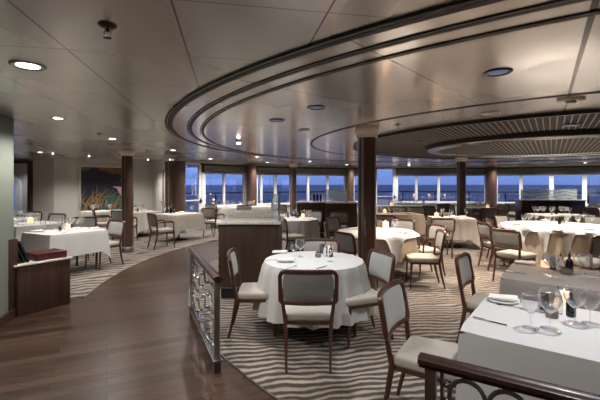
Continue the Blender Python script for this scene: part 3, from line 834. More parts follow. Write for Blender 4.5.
def table_frame(shape, a, b, cx, cy, rz, label, legs=False):
    t = thing('dining_table', label, 'table', (cx, cy, .006), rz)
    bm = nb()
    if shape == 'round': lathe(bm, [(0, TZ - .036), (a - .01, TZ - .036), (a - .005, TZ - .01), (a - .012, TZ - .008), (0, TZ - .008)], n=48)
    else: box(bm, (0, 0, TZ - .022), (2 * a - .02, 2 * b - .02, .028), bev=.004)
    obj('tabletop', bm, 'panel', t)
    if legs:
        for sx in (-1, 1):
            for sy in (-1, 1):
                lx, ly = (a - .14, b - .14) if b else (a * .76, a * .50)
                bm = nb(); sweep(bm, [(sx * lx, sy * ly, 0), (sx * (lx + .01), sy * (ly + .01), TZ - .036)], [.035, .05], [.035, .05], up=Vector((0, 1, 0))); obj('leg', bm, 'wood', t)
    else:
        bm = nb(); lathe(bm, [(.04, .03), (.034, .1), (.034, TZ - .08), (.06, TZ - .036)], n=20); obj('pedestal', bm, 'black', t)
        bm = nb(); R_ = min(.27, a * .5); lathe(bm, [(R_, 0), (R_, .012), (R_ * .9, .022), (.05, .035), (0, .035)], n=36); obj('base', bm, 'blackmetal', t)
    return t
RU = math.atan2(-.6, .8)          # right-hand tables
RL = math.atan2(.88, .47)         # left-hand tables
TB = {}
def table(key, shape, a, b, cx, cy, rz, drop, m, phrase, cloth_lbl, **kw):
    table_frame(shape, a, b, cx, cy, rz, phrase[0].upper() * 0 + 'table under the cloth: ' + phrase if False else phrase + ', under its cloth', kw.pop('legs', False))
    cloth('tablecloth', shape, a, b, cx, cy, rz, drop, m, cloth_lbl, seed=len(TB) + 3, **kw)
    TB[key] = (cx, cy, rz, a, b, phrase)
table('T1', 'round', .55, 0, .155, 4.26, 0, .53, 'cloth_white', 'front round table between the railing and the big column', 'long white cloth in soft folds on the front round table', folds=19, amp=.028, flare=.09, legs=True)
u = Vector(U); v = Vector(V)
c2 = Vector((.915, 2.20)) + u * .85 + v * .455
table('T2', 'rect', .85, .455, c2.x, c2.y, RU, .62, 'cloth_white', 'front white rectangular table at the lower right', 'crisp white cloth on the rectangular table at the lower right, nearest the camera', folds=8, amp=.004, flare=.02)
c3 = Vector((1.81, 3.44)) + u * .80 + v * .44
table('T3', 'rect', .80, .44, c3.x, c3.y, RU, .45, 'cloth_grey', 'grey-clothed table just behind the front white one', 'grey cloth on the table just behind the front white one', folds=8, amp=.004, flare=.02)
C4 = (5.2, 7.68)
table('T4', 'round', 1.0, 0, C4[0], C4[1], 0, .66, 'cloth_tan', 'large round table at the right', 'tan floor-length underlay on the large round table at the right', folds=22, amp=.03, flare=.05)
cloth('overlay_cloth', 'round', 1.005, 0, C4[0], C4[1], 0, .3, 'cloth_white', 'white overlay cloth draped in points over the large round table at the right', folds=22, amp=.03, flare=.06, top_off=.012, seed=6,
      hem=lambda th, r: .05 + (.34 + .14 * math.sin(5 * th)) * max(0, math.cos(19 * th + .6)) ** 1.6, cat='tablecloth', levels=10)
C5t = (1.36, 6.74)
table('T5', 'round', .66, 0, C5t[0], C5t[1], 0, .40, 'cloth_tan', 'round table behind the big column', 'tan underlay on the round table half hidden by the big column', folds=12, amp=.02, flare=.04, legs=False)
cloth('overlay_cloth', 'round', .665, 0, C5t[0], C5t[1], 0, .3, 'cloth_white', 'white overlay cloth in hanging points on the round table half hidden by the big column', folds=12, amp=.02, flare=.06, top_off=.012, seed=7,
      hem=lambda th, r: .04 + .42 * max(0, math.cos(5 * th + .5)) ** 4, levels=10)
table('T7', 'round', .62, 0, -.19, 9.3, 0, .66, 'cloth_white', 'lamp-lit round table behind the left service station', 'long pale cloth on the lamp-lit round table behind the left service station', folds=18, amp=.025, flare=.05)
table('T8', 'rect', .5, .45, 1.55, 11.8, .1, .4, 'cloth_cream', 'small table left of the big column, before the middle station', 'cream cloth on the small table before the middle station')
table('T9', 'rect', .66, .45, ptx(396, 10.9), 10.9, .1, .55, 'cloth_tan', 'tan-clothed table right of the big column', 'tan cloth with a hanging corner on the table right of the big column')
table('T10', 'rect', 1.1, .4, ptx(404, 14.9), 14.9, .02, .5, 'cloth_cream', 'long window table right of the big column', 'pale cloth on the long window table right of the big column')
table('T11', 'rect', .50, .42, ptx(451, 9.7), 9.7, -.12, .52, 'cloth_cream', 'table with stacked napkins before the dark column', 'cream cloth with a drooping right corner on the table with stacked napkins')
table('T12', 'rect', .62, .45, ptx(483, 13.3), 13.3, .05, .5, 'cloth_grey', 'table before the wide round column at right', 'grey cloth on the table before the wide round column at right')
table('T13', 'rect', .62, .42, ptx(555, 10.6), 10.6, 0, .45, 'cloth_cream', 'glass-covered table right in front of the right service station', 'cream cloth on the table right in front of the right service station')
table('T14', 'rect', .5, .45, ptx(606, 12.9), 12.9, .3, .3, 'cloth_cream', 'small table at the far right window corner', 'pale cloth on the table at the far right window corner')
c15 = Vector((-4.11, 6.25)) + Vector((.47, .88)) * .52 + Vector((-.88, .47)) * .44
table('T15', 'rect', .52, .44, c15.x, c15.y, RL, .40, 'cloth_white', 'white square table beside the menu cabinet', 'white cloth with a drooping corner on the table beside the menu cabinet', folds=7, amp=.008, flare=.03, legs=True)
table('T16', 'rect', .50, .44, -5.75, 8.15, RL, .42, 'cloth_white', 'second white table behind the menu cabinet', 'white cloth on the second table behind the menu cabinet')
table('T17', 'rect', .45, .44, -7.15, 9.3, RL, .42, 'cloth_white', 'far left white table before the dark doorway', 'white cloth on the far left table before the dark doorway')
table('T18', 'rect', .5, .44, -4.98, 11.7, RL, .55, 'cloth_cream', 'table between the painting and the white door', 'cream cloth on the table between the painting and the white door')
table('T19', 'rect', .52, .46, -3.5, 10.95, RL, .42, 'cloth_cream', 'square table by the aisle left of the station', 'cream cloth with hanging corners on the square table by the aisle')
table('T20', 'rect', .42, .40, -6.3, 11.9, RL, .42, 'cloth_cream', 'table directly below the painting', 'cream cloth on the table directly below the painting')
table('T21', 'rect', 1.05, .38, ptx(246, 14.2), 14.2, .45, .55, 'cloth_cream', 'long table at the left windows', 'pale cloth on the long table at the left windows')

# ------------------------------------------------------------------ table-top things
def lathe_obj(name, prof, m, parent, n=20, c=(0, 0, 0)):
    bm = nb(); lathe(bm, prof, c, n); return obj(name, bm, m, parent)
def make_glass(rb, hb, hs, n=24):
    t = thing('wine_glass', None, None)
    th = .0014; z0 = hs
    outer_ = []; inner_ = []
    for i in range(11):
        q = i / 10; r = rb * (math.sin(PI * (.05 + .70 * q)) / 1.0) ** .72
        outer_.append((r, z0 + hb * q)); inner_.append((max(.001, r - th), z0 + hb * q + (.002 if i == 0 else 0)))
    bm = nb(); lathe(bm, [(0, z0 - .001)] + outer_ + inner_[::-1] + [(0, z0 + .003)], n=n); obj('bowl', bm, 'glass', t)
    bm = nb(); lathe(bm, [(0, 0), (rb * .85, 0), (rb * .85, .0015), (rb * .4, .004), (.005, .010), (.0035, .02), (.0035, hs - .012), (.007, hs - .001), (0, hs - .0005)], n=n); obj('stem', bm, 'glass', t)
    return t
GLB = make_glass(.050, .108, .080); GLS = make_glass(.036, .085, .075)
def small_glass():      # far tables: one mesh
    bm = nb()
    outer_ = [(.038 * math.sin(PI * (.06 + .58 * i / 6)) ** .72, .075 + .09 * i / 6) for i in range(7)]
    inner_ = [(r - .0018, z) for r, z in outer_]
    lathe(bm, [(0, 0), (.034, 0), (.034, .002), (.004, .008), (.004, .07)] + outer_ + inner_[::-1] + [(0, .078)], n=12)
    return obj('wine_glass', bm, 'glass')
GLF = small_glass()
def make_candle():
    t = thing('candle_holder', None, None)
    bm = nb(); vs = box(bm, (0, 0, .047), (.075, .075, .09), bev=.008); obj('shade', bm, 'candle', t)
    lathe_obj('flame', [(0, .092), (.005, .096), (.004, .104), (0, .112)], 'flame', t, 10)
    return t
CAN = make_candle()
def make_plate():
    t = thing('plate', None, None)
    bm = nb(); lathe(bm, [(0, 0), (.05, 0), (.105, .012), (.108, .014), (.10, .015), (.05, .004), (0, .004)], n=32); obj('dish', bm, 'china', t)
    return t
bm = nb(); lathe(bm, [(0, 0), (.05, 0), (.10, .012), (.103, .014), (.097, .015), (.05, .004), (0, .004)], n=28); PLT = obj('plate', bm, 'china')
def make_napkin():
    bm = nb(); vs = box(bm, (0, 0, .014), (.19, .085, .026), bev=.012, seg=2)
    for v_ in vs:
        if v_.co.z > .014: v_.co.z += .006 * math.sin(v_.co.x * 30) + .004 * math.sin(v_.co.y * 70)
    return obj('napkin', bm, 'napkin')
NAP = make_napkin()
def make_knife():
    t = thing('knife', None, None)
    bm = nb(); box(bm, (.045, 0, .003), (.10, .016, .003), bev=.001); obj('blade', bm, 'metal', t)
    bm = nb(); sweep(bm, [(-.10, 0, .005), (-.05, 0, .005), (0, 0, .004)], [.014, .012, .008], [.007, .007, .004]); obj('handle', bm, 'metal', t)
    return t
KNF = make_knife()
def make_fork():
    bm = nb(); sweep(bm, [(-.10, 0, .004), (-.02, 0, .005), (.03, 0, .008), (.045, 0, .006)], [.013, .006, .006, .018], [.004] * 4)
    for k_ in range(4): box(bm, (.068, -.009 + .006 * k_, .006), (.045, .003, .003))
    return obj('fork', bm, 'metal')
FRK = make_fork()
def make_mill():
    t = thing('pepper_mill', None, None)
    lathe_obj('body', [(0, 0), (.026, 0), (.026, .075), (.022, .08), (0, .08)], 'black', t, 20)
    lathe_obj('cap', [(0, .08), (.024, .08), (.025, .12), (.020, .128), (0, .128)], 'metal', t, 20); return t
MIL = make_mill()
def make_oil(m, name, capm='black'):
    t = thing(name, None, None)
    lathe_obj('body', [(0, 0), (.027, 0), (.028, .004), (.028, .085), (.020, .105), (.010, .118), (.010, .138), (0, .138)], m, t, 20)
    lathe_obj('spout', [(0, .138), (.011, .138), (.011, .15), (.004, .154), (.003, .178), (0, .178)], capm, t, 12); return t
OIL = make_oil('water', 'oil_bottle'); VIN = make_oil('oil', 'vinegar_bottle')
def make_shaker():
    t = thing('salt_cellar', None, None)
    lathe_obj('body', [(0, 0), (.030, 0), (.033, .01), (.032, .040), (.024, .048), (0, .048)], 'salt', t, 20)
    lathe_obj('lid', [(0, .048), (.024, .048), (.022, .055), (.006, .06), (.006, .07), (0, .072)], 'metal', t, 16); return t
SHK = make_shaker()
def make_tin():
    t = thing('metal_canister', None, None)
    lathe_obj('body', [(0, 0), (.030, 0), (.030, .115), (.028, .118), (.028, .01), (0, .01)], 'metal', t, 24)
    lathe_obj('band', [(.0305, .02), (.0315, .02), (.0315, .045), (.0305, .045)], 'black', t, 24); return t
TIN = make_tin()
def make_bowl():
    bm = nb(); lathe(bm, [(0, 0), (.04, 0), (.05, .01), (.05, .05), (.047, .052), (.047, .012), (0, .008)], n=24); return obj('sugar_bowl', bm, 'brushed')
BWL = make_bowl()
def make_vase():
    t = thing('flower_vase', None, None)
    lathe_obj('vase', [(0, 0), (.028, 0), (.03, .05), (.018, .09), (.02, .10), (0, .098)], 'glass', t, 16)
    bm = nb()
    for i in range(7):
        a = i * 2.4; r = .018 + .006 * (i % 3)
        bmesh.ops.create_icosphere(bm, subdivisions=1, radius=.016, matrix=Matrix.Translation((r * math.cos(a), r * math.sin(a), .155 + .012 * (i % 4))))
    obj('blossoms', bm, 'flower', t)
    bm = nb()
    for i in range(5):
        a = i * 2.4; sweep(bm, [(0, 0, .02), (.008 * math.cos(a), .008 * math.sin(a), .10), (.02 * math.cos(a), .02 * math.sin(a), .155)], .004, .004, n=5)
    obj('stems', bm, 'leaf', t); return t
VAS = make_vase()
def make_bottle(m, name='wine_bottle'):
    t = thing(name, None, None)
    lathe_obj('body', [(0, 0), (.036, 0), (.037, .005), (.037, .19), (.030, .215), (.015, .235), (.014, .30), (0, .30)], m, t, 20)
    lathe_obj('capsule', [(.0145, .262), (.0155, .262), (.0155, .303), (0, .304)], 'flower' if m == 'oil' else 'metal', t, 16); return t
BOT = make_bottle('oil'); BLU = make_bottle('bluebottle', 'water_bottle')

def onT(key, lx, ly):
    cx, cy, rz, *_ = TB[key]; c, s = math.cos(rz), math.sin(rz)
    return cx + lx * c - ly * s, cy + lx * s + ly * c
ZT = TZ + .0055
ztop = {'T4': ZT + .012, 'T5': ZT + .012}
def put(proto, cat, key, items, lbl, rz=0, grp=None, scale=None):
    """items: list of (world x, world y, rz)"""
    for it in items:
        x, y = it[0], it[1]; a = it[2] if len(it) > 2 else rz
        place(proto, (x, y, ztop.get(key, ZT)), a, lbl, cat, grp if len(items) > 1 else None, scale)
def tp(px, py, z=TZ): return pz(px, py, z)
# --- front white table (T2): foot positions read from the photograph
def one(proto, cat, px, py, lbl, rz=0, scale=None, key='T2', dz=0):
    x, y = tp(px, py); place(proto, (x, y, ztop.get(key, ZT) + dz), rz, lbl, cat, None, scale)
one(GLB, 'wine glass', 530.5, 329, 'leftmost of the four large wine glasses on the front white table', scale=1.08)
one(GLB, 'wine glass', 550, 330, 'second wine glass from the left on the front white table, before the salt cellar', scale=1.22)
one(GLB, 'wine glass', 575, 324.5, 'tall wine glass before the dark bottle on the front white table', scale=1.22)
one(GLB, 'wine glass', 590, 324.5, 'rightmost wine glass on the front white table', scale=1.02)
one(TIN, 'container', 544, 313, 'tall steel and black canister on the front white table')
one(SHK, 'salt cellar', 552, 318, 'small lidded seasoning pot on the front white table', scale=1.1)
one(OIL, 'bottle', 558, 314, 'clear oil bottle on the front white table')
one(VIN, 'bottle', 571, 317, 'black vinegar bottle on the front white table')
one(CAN, 'candle', 564, 309.5, 'glowing candle holder behind the bottles on the front white table', RU, 1.25)
x, y = tp(503, 302); place(PLT, (x, y, ZT), 0, 'white side plate under the napkin on the front white table', 'plate')
place(NAP, (x, y, ZT + .012), RU * .8, 'folded napkin on the side plate of the front white table', 'napkin')
x, y = tp(490, 322.5); place(KNF, (x, y, ZT), RU - .12, 'knife near the front edge of the front white table', 'cutlery')
x, y = tp(513, 308.5); place(FRK, (x, y, ZT), RU - .1, 'fork beside the napkin plate on the front white table', 'cutlery')
# --- T3
one(MIL, 'pepper mill', 553, 270, 'dark pepper mill on the grey-clothed table', key='T3')
one(OIL, 'bottle', 560.5, 271, 'clear oil bottle on the grey-clothed table', key='T3')
one(VIN, 'bottle', 569.5, 272, 'black vinegar bottle on the grey-clothed table', key='T3', scale=1.1)
one(BWL, 'bowl', 566, 274, 'steel sugar bowl in front of the bottles on the grey-clothed table', key='T3')
one(CAN, 'candle', 545, 268, 'glowing candle holder on the grey-clothed table', key='T3', scale=.75)
x, y = tp(525, 264.5); place(NAP, (x, y, ZT), RU, 'napkin at the far left of the grey-clothed table', 'napkin')
for i, (px, py) in enumerate([(549, 275.5), (553, 277), (580, 277), (585, 276), (594, 278)]):
    x, y = tp(px, py); place(GLB, (x, y, ZT), 0, 'stemmed glass among the row on the grey-clothed table', 'wine glass', 'glasses on the grey-clothed table')
x, y = tp(514, 273); place(KNF, (x, y, ZT), RU, 'knife on the grey-clothed table', 'cutlery')
# --- T1
x, y = tp(280, 253.5); place(NAP, (x, y, ZT), .02, 'rolled napkin at the far left of the front round table', 'napkin', None, 1.0)
x, y = tp(286, 262.5); place(PLT, (x, y, ZT), 0, 'side plate on the front round table', 'plate', None, .62)
place(NAP, (x + .0, y, ZT + .009), -.15, 'rolled napkin on the side plate of the front round table', 'napkin', None, 1.0)
one(GLB, 'wine glass', 300, 257.5, 'larger wine glass on the front round table', key='T1')
one(GLS, 'wine glass', 294, 259.5, 'smaller wine glass on the front round table', key='T1')
one(GLS, 'wine glass', 330, 262, 'wine glass before the bottles on the front round table', key='T1', scale=1.05)
one(SHK, 'salt cellar', 318, 257.5, 'small lidded seasoning pot on the front round table', key='T1')
one(TIN, 'container', 322, 254.5, 'tall steel canister on the front round table', key='T1')
one(OIL, 'bottle', 325.5, 256.5, 'clear oil bottle on the front round table', key='T1')
one(VIN, 'bottle', 331, 257, 'black vinegar bottle on the front round table', key='T1', scale=.9)
one(CAN, 'candle', 330.5, 252.5, 'glowing candle holder on the front round table', key='T1', scale=.8)
x, y = tp(322, 268); place(KNF, (x, y, ZT), .9, 'knife on the front round table', 'cutlery', None, .9)
x, y = tp(292, 268); place(FRK, (x, y, ZT), .9, 'fork on the front round table', 'cutlery', None, .9)
x, y = tp(272, 261); place(FRK, (x, y, ZT), .1, 'fork at the left edge of the front round table', 'cutlery', None, .9)
# --- T4
ph = TB['T4'][5]
for px, py in [(530, 224), (536, 222.5), (548, 226.5), (552, 228), (551, 222), (567, 226), (569, 222.5), (578, 226.5), (585, 223.5), (592, 225), (524, 225.5)]:
    x, y = tp(px, py, ztop['T4']); place(GLF, (x, y, ztop['T4']), 0, 'wine glass on the large round table at the right', 'wine glass', 'glasses on the large round table', 1.25)
for (px, py), lb in [((516, 224.5), 'plate at the left edge of the large round table'), ((523, 228.3), 'plate at the near left of the large round table'), ((558, 230.8), 'plate at the near middle of the large round table'), ((589, 229.5), 'plate at the near right of the large round table'), ((545, 221), 'plate at the far side of the large round table')]:
    x, y = tp(px, py, ztop['T4']); place(PLT, (x, y, ztop['T4']), 0, lb, 'plate', None, 1.15)
    place(NAP, (x, y, ztop['T4'] + .014), .1, lb.replace('plate', 'napkin on the plate', 1), 'napkin', None, .8)
one(VIN, 'bottle', 559.5, 225.5, 'small dark bottle in the middle of the large round table', key='T4', scale=1.0)
one(SHK, 'salt cellar', 563, 224.5, 'seasoning pot beside the dark bottle on the large round table', key='T4')
# --- T5
one(CAN, 'candle', 385.5, 229.5, 'square glowing candle holder on the round table behind the big column', key='T5', scale=1.4)
one(GLB, 'wine glass', 395, 231.5, 'wine glass right of the candle on the round table behind the big column', key='T5')
for px, py in [(379, 231), (380.5, 234)]:
    x, y = tp(px, py); place(GLF, (x, y, ztop['T5']), 0, 'wine glass close to the big column, on the round table', 'wine glass', 'glasses beside the big column', 1.1)
x, y = tp(404, 234); place(PLT, (x, y, ztop['T5']), 0, 'plate at the right of the round table behind the big column', 'plate', None, 1.0)
place(NAP, (x, y, ztop['T5'] + .014), .1, 'napkin on the plate at the right of the round table behind the big column', 'napkin', None, .8)
x, y = tp(353.5, 230); place(NAP, (x, y, ztop['T5']), 0, 'napkin on the round table just left of the big column', 'napkin', None, .9)
# --- far tables: glasses, napkins, candles around each
def dress(key, glasses, naps, candle=None, vase=None, mill=None, bottle=None):
    cx, cy, rz, a, b, phrase = TB[key]; rnd = random.Random(hash(key) % 1000 if False else sum(map(ord, key)))
    b = b or a * .7; aa = a * .8; bb = b * .78; spots = []
    def free(x, y, d=.085): return all(math.dist((x, y), q) > d for q in spots)
    def spot(d=.085):
        for _ in range(60):
            x, y = rnd.uniform(-aa, aa), rnd.uniform(-bb, bb)
            if free(x, y, d): spots.append((x, y)); return onT(key, x, y)
        spots.append((x, y)); return onT(key, x, y)
    for it, pr, nm, cat, s in ((candle, CAN, 'glowing candle holder', 'candle', 1.15), (vase, VAS, 'small vase of orange flowers', 'vase', 1.1), (mill, MIL, 'dark pepper mill', 'pepper mill', 1.0), (bottle, VIN, 'dark bottle', 'bottle', 1.2)):
        if it:
            for lx, ly in [it]:
                spots.append((lx, ly)); x, y = onT(key, lx, ly); place(pr, (x, y, ZT), rz, nm + ' on the ' + phrase, cat, None, s)
    for q in naps:
        spots.append(q); x, y = onT(key, *q); place(NAP, (x, y, ZT), rz, 'folded napkin on the ' + phrase, 'napkin', 'napkins on the ' + phrase if len(naps) > 1 else None, 1.0)
    glasses = int(glasses * 1.4)
    for i in range(glasses):
        x, y = spot(); place(GLF, (x, y, ZT), 0, 'wine glass on the ' + phrase, 'wine glass', 'glasses on the ' + phrase if glasses > 1 else None, 1.22)
dress('T7', 5, [(-.42, -.02)], candle=(.26, .02), mill=(.14, .18))
dress('T8', 4, [(-.3, -.2)], mill=(.1, .1))
dress('T9', 6, [(.3, -.1)], candle=(-.3, .1), mill=(-.08, .12))
dress('T10', 16, [(.9, 0)], candle=(-.5, 0), vase=(.55, .1))
dress('T11', 3, [(.05, .12), (.3, .05), (.05, -.16)], candle=(-.36, 0), mill=(-.22, -.02))
dress('T12', 7, [(-.45, -.2)], candle=(.22, .1), vase=(-.05, .12))
dress('T13', 14, [(.0, -.3), (.4, -.28)], bottle=(.05, .02), mill=(-.1, 0))
dress('T14', 4, [(-.2, 0)])
dress('T15', 8, [(-.36, .28), (.4, -.2)], mill=(-.05, .1), candle=(.08, .12))
dress('T16', 7, [(-.3, .2)], candle=(0, .05))
dress('T17', 7, [(-.25, .1)])
dress('T18', 8, [(.3, .1)], mill=(-.1, -.1))
dress('T19', 3, [(-.25, -.2), (.3, .2)], mill=(-.02, .15), bottle=(-.12, .18))
dress('T20', 5, [(0, -.2)])
dress('T21', 8, [(.8, 0)], candle=(-.2, 0), vase=(.35, .1))

# ------------------------------------------------------------------ service stations
def station(x0, x1, y0, dep, rz, label, deco, ztop_=1.07, screen=None, ledge=None):
    w = x1 - x0; t = thing('service_station', label, 'cabinet', ((x0 + x1) / 2, y0, .006), rz)
    bm = nb(); box(bm, (0, dep / 2, .08), (w - .06, dep - .06, .16)); obj('plinth', bm, 'black', t, smooth=False)
    bm = nb(); box(bm, (0, dep / 2, .605), (w, dep, .87), bev=.004); obj('body', bm, 'panel', t)
    bm = nb(); box(bm, (0, dep / 2, .155), (w + .006, dep + .006, .018)); obj('steel_kick_strip', bm, 'brushed', t, smooth=False)
    bm = nb(); box(bm, (0, dep / 2, ztop_ - .018), (w + .06, dep + .06, .036), bev=.006); obj('worktop', bm, 'granite', t)
    if ledge:
        bm = nb(); box(bm, (ledge[0], dep - .14, ztop_ + .05), (w * ledge[1], .26, .10), bev=.008); obj('raised_ledge', bm, 'granite', t)
    for i in range(8):
        bm = nb(); box(bm, (-w / 2 - .003, .02, .25 + i * .1), (.014, .02, .035), bev=.003); obj('hinge', bm, 'metal', t)
    return t
S1 = station(-1.13, -.29, 5.27, .92, 0, 'walnut service station with granite top beside the front round table', None, ledge=(-.06, .82))
t = thing('glass_screen', 'pale etched glass screen standing on the right end of the left station', 'screen', (-.365, 5.66, 1.077), math.radians(102.7))
def screen_parts(t, w, h):
    bm = nb(); box(bm, (0, 0, h / 2 + .01), (w, .012, h)); obj('etched_pane', bm, 'etched', t, smooth=False)
    for s in (-1, 1):
        bm = nb(); box(bm, (s * (w / 2 + .01), 0, h / 2 + .01), (.022, .03, h + .02), bev=.003); obj('post', bm, 'brushed', t)
screen_parts(t, .62, .36)
bx = ptx(297, 11.2); S2 = station(bx, ptx(325, 11.2), 11.2, .6, 0, 'middle walnut service station with bottles on top', None)
S2b = station(ptx(325.5, 10.9) + .02, ptx(357, 10.9), 10.9, .75, 0, 'walnut cabinet with etched glass screen, right half of the middle station', None)
t = thing('glass_screen', 'etched wavy glass screen on the middle station', 'screen', (ptx(337, 11.0), 11.05, 1.077), 0); screen_parts(t, .62, .36)
xs0, xs1 = ptx(521.5, 12.7), ptx(585.5, 12.7)
S3 = station(xs0, xs1, 12.7, .38, 0, 'long dark service station before the right windows', None)
t = thing('glass_screen', 'long etched wavy glass screen on the right station', 'screen', ((xs0 + xs1) / 2 - .02, 12.88, 1.077), 0); screen_parts(t, xs1 - xs0 - .25, .33)
for i, px in enumerate((314.2, 317.4, 320.8)):
    place(BOT, (ptx(px, 11.45), 11.45, 1.077), 0, ('left', 'middle', 'right')[i] + ' one of three dark wine bottles on the middle station', 'wine bottle', None, .9)
for i, px in enumerate((303.0, 309.0)):
    place(BLU, (ptx(px, 9.9), 9.62 + .0, ZT) if False else (ptx((288, 296)[i], 9.55), 9.55, ZT), 0, ('left', 'right')[i] + ' blue water bottle on the lamp-lit round table', 'bottle', None, .62)

# menu cabinet at the left
A_ = Vector((-3.42, 4.53)); B_ = Vector((-3.07, 5.08)); d = (B_ - A_).normalized(); rz = math.atan2(d.y, d.x); L = (B_ - A_).length
t = thing('menu_cabinet', 'low walnut cabinet with a stone shelf at the left wall', 'cabinet', (A_.x, A_.y, 0), rz)
# local x runs along the front face, local +y goes away from the aisle
bm = nb(); box(bm, (L / 2, .21, .30), (L, .42, .60), bev=.004); obj('body', bm, 'panel', t)
bm = nb(); box(bm, (L / 2 + .01, .20, .615), (L + .02, .44, .022), bev=.004); obj('shelf', bm, 'granite', t)
bm = nb(); box(bm, (-.0, .21, .47), (.10, .42, .94), bev=.004); obj('end_panel', bm, 'panel', t)
def on_cab(lx, ly): return (A_.x + lx * math.cos(rz) - ly * math.sin(rz), A_.y + lx * math.sin(rz) + ly * math.cos(rz))
x, y = on_cab(.45, .2); t = thing('menu_box', 'flat oxblood leather box lying on the low cabinet', 'box', (x, y, .627), rz)
bm = nb(); box(bm, (0, 0, .035), (.36, .32, .07), bev=.004); obj('base', bm, 'leather', t)
bm = nb(); box(bm, (0, 0, .0775), (.37, .33, .015), bev=.004); obj('lid', bm, 'leather', t)
for i in range(3):
    x, y = on_cab(.10 + i * .045, .18); o_ = nb(); box(o_, (0, 0, .145), (.022, .25, .285), mtx=Matrix.Rotation(-.38, 4, 'Y'), bev=.003)
    oo = obj('menu_folder', o_, 'navy', loc=(x, y, .632), rz=rz); tag(oo, ('dark menu folder leaning against the cabinet end panel, leftmost', 'middle of the three dark leaning menu folders', 'dark menu folder nearest the oxblood box')[i], 'menu')

# painting
p = Vector((-7.9, 12.2)); q = Vector((-5.4, 13.9)); d = (q - p).normalized(); rzp = math.atan2(d.y, d.x)
def hit(px):   # x,y on that wall
    k_ = (px - 300) / F; s_ = (p.x - k_ * p.y) / (k_ * d.y - d.x); return p + d * s_
a_, b_ = hit(78.5), hit(133.5); mid = (a_ + b_) / 2; w = (b_ - a_).length; zb, zt = 1.6 - 28 * mid.y / F, 1.6 + 18.5 * mid.y / F
n_ = Vector((d.y, -d.x))
t = thing('painting', 'large silver-framed painting of teal and gold leaves on dark navy', 'painting', (mid.x + n_.x * .0, mid.y + n_.y * .0, zb), rzp)
h = zt - zb; fw = .07
bm = nb()
for c_, s_ in (((0, -.03, fw / 2), (w, .05, fw)), ((0, -.03, h - fw / 2), (w, .05, fw)), ((-w / 2 + fw / 2, -.03, h / 2), (fw, .05, h)), ((w / 2 - fw / 2, -.03, h / 2), (fw, .05, h))): box(bm, c_, s_, bev=.008)
obj('frame', bm, simple('silver_leaf', (.62, .60, .56), .35, .6), t)
paints = [simple('paint_navy', (.010, .012, .035), .6, var=.5, scale=3), simple('paint_gold', (.17, .085, .028), .6, var=.5, scale=8), simple('paint_teal', (.01, .085, .08), .6, var=.6, scale=6), simple('paint_orange', (.27, .15, .05), .6, var=.4, scale=12), simple('paint_pink', (.62, .40, .40), .6, var=.3, scale=5), simple('paint_white', (.65, .62, .6), .6, var=.2, scale=4)]
bm = nb(); W2, H2 = w - 2 * fw + .01, h - 2 * fw + .01; x0_, z0_ = -W2 / 2, fw
lay = [0]
def poly(pts, mi):
    lay[0] += 1; vs = [bm.verts.new((x0_ + max(0, min(1, x)) * W2, -.012 - .0002 * lay[0], z0_ + max(0, min(1, z)) * H2)) for x, z in pts]
    try: bm.faces.new(vs).material_index = mi
    except ValueError: pass
box(bm, (0, -.006, h / 2), (W2, .01, H2)); 
rnd = random.Random(5)
poly([(.28, 1), (.35, .93), (.5, .9), (.6, .84), (.72, .86), (.8, .8), (.76, .7), (.8, .6), (.88, .55), (1, .5), (1, 1)], 1)
poly([(.0, 1), (.2, .97), (.15, .93), (0, .9)], 1)
poly([(.60, .55), (.82, .54), (1, .6), (1, .12), (.9, .15), (.80, .3), (.74, .40), (.70, .5)], 4)
poly([(.78, .53), (1, .58), (1, .16), (.92, .2), (.84, .34)], 5)
poly([(0, 0), (.3, 0), (.5, .15), (.62, .35), (.75, .34), (.9, .12), (1, 0), (1, 0), (.5, 0)], 2)
for i in range(70):
    bx_ = rnd.uniform(-.05, .75); an = rnd.uniform(-.5, .9) + bx_ * .4; Ln = rnd.uniform(.35, .72) * (1 - .45 * bx_); bz = rnd.uniform(-.1, .12); wd = rnd.uniform(.007, .017)
    pts = []
    for s_ in (1, -1):
        rr = range(0, 7) if s_ > 0 else range(6, -1, -1)
        for j in rr:
            q_ = j / 6; aa_ = an * (.3 + q_ * .9); ww = wd * math.sin(PI * min(.98, q_ * .9 + .08))
            pts.append((bx_ + math.sin(aa_) * Ln * q_ + s_ * ww, bz + math.cos(aa_) * Ln * q_))
    poly(pts, (3, 2, 1, 3, 2, 3)[i % 6])
obj('canvas', bm, paints, t, smooth=False)
t.location = (mid.x + n_.x * .0, mid.y + n_.y * .0, zb)

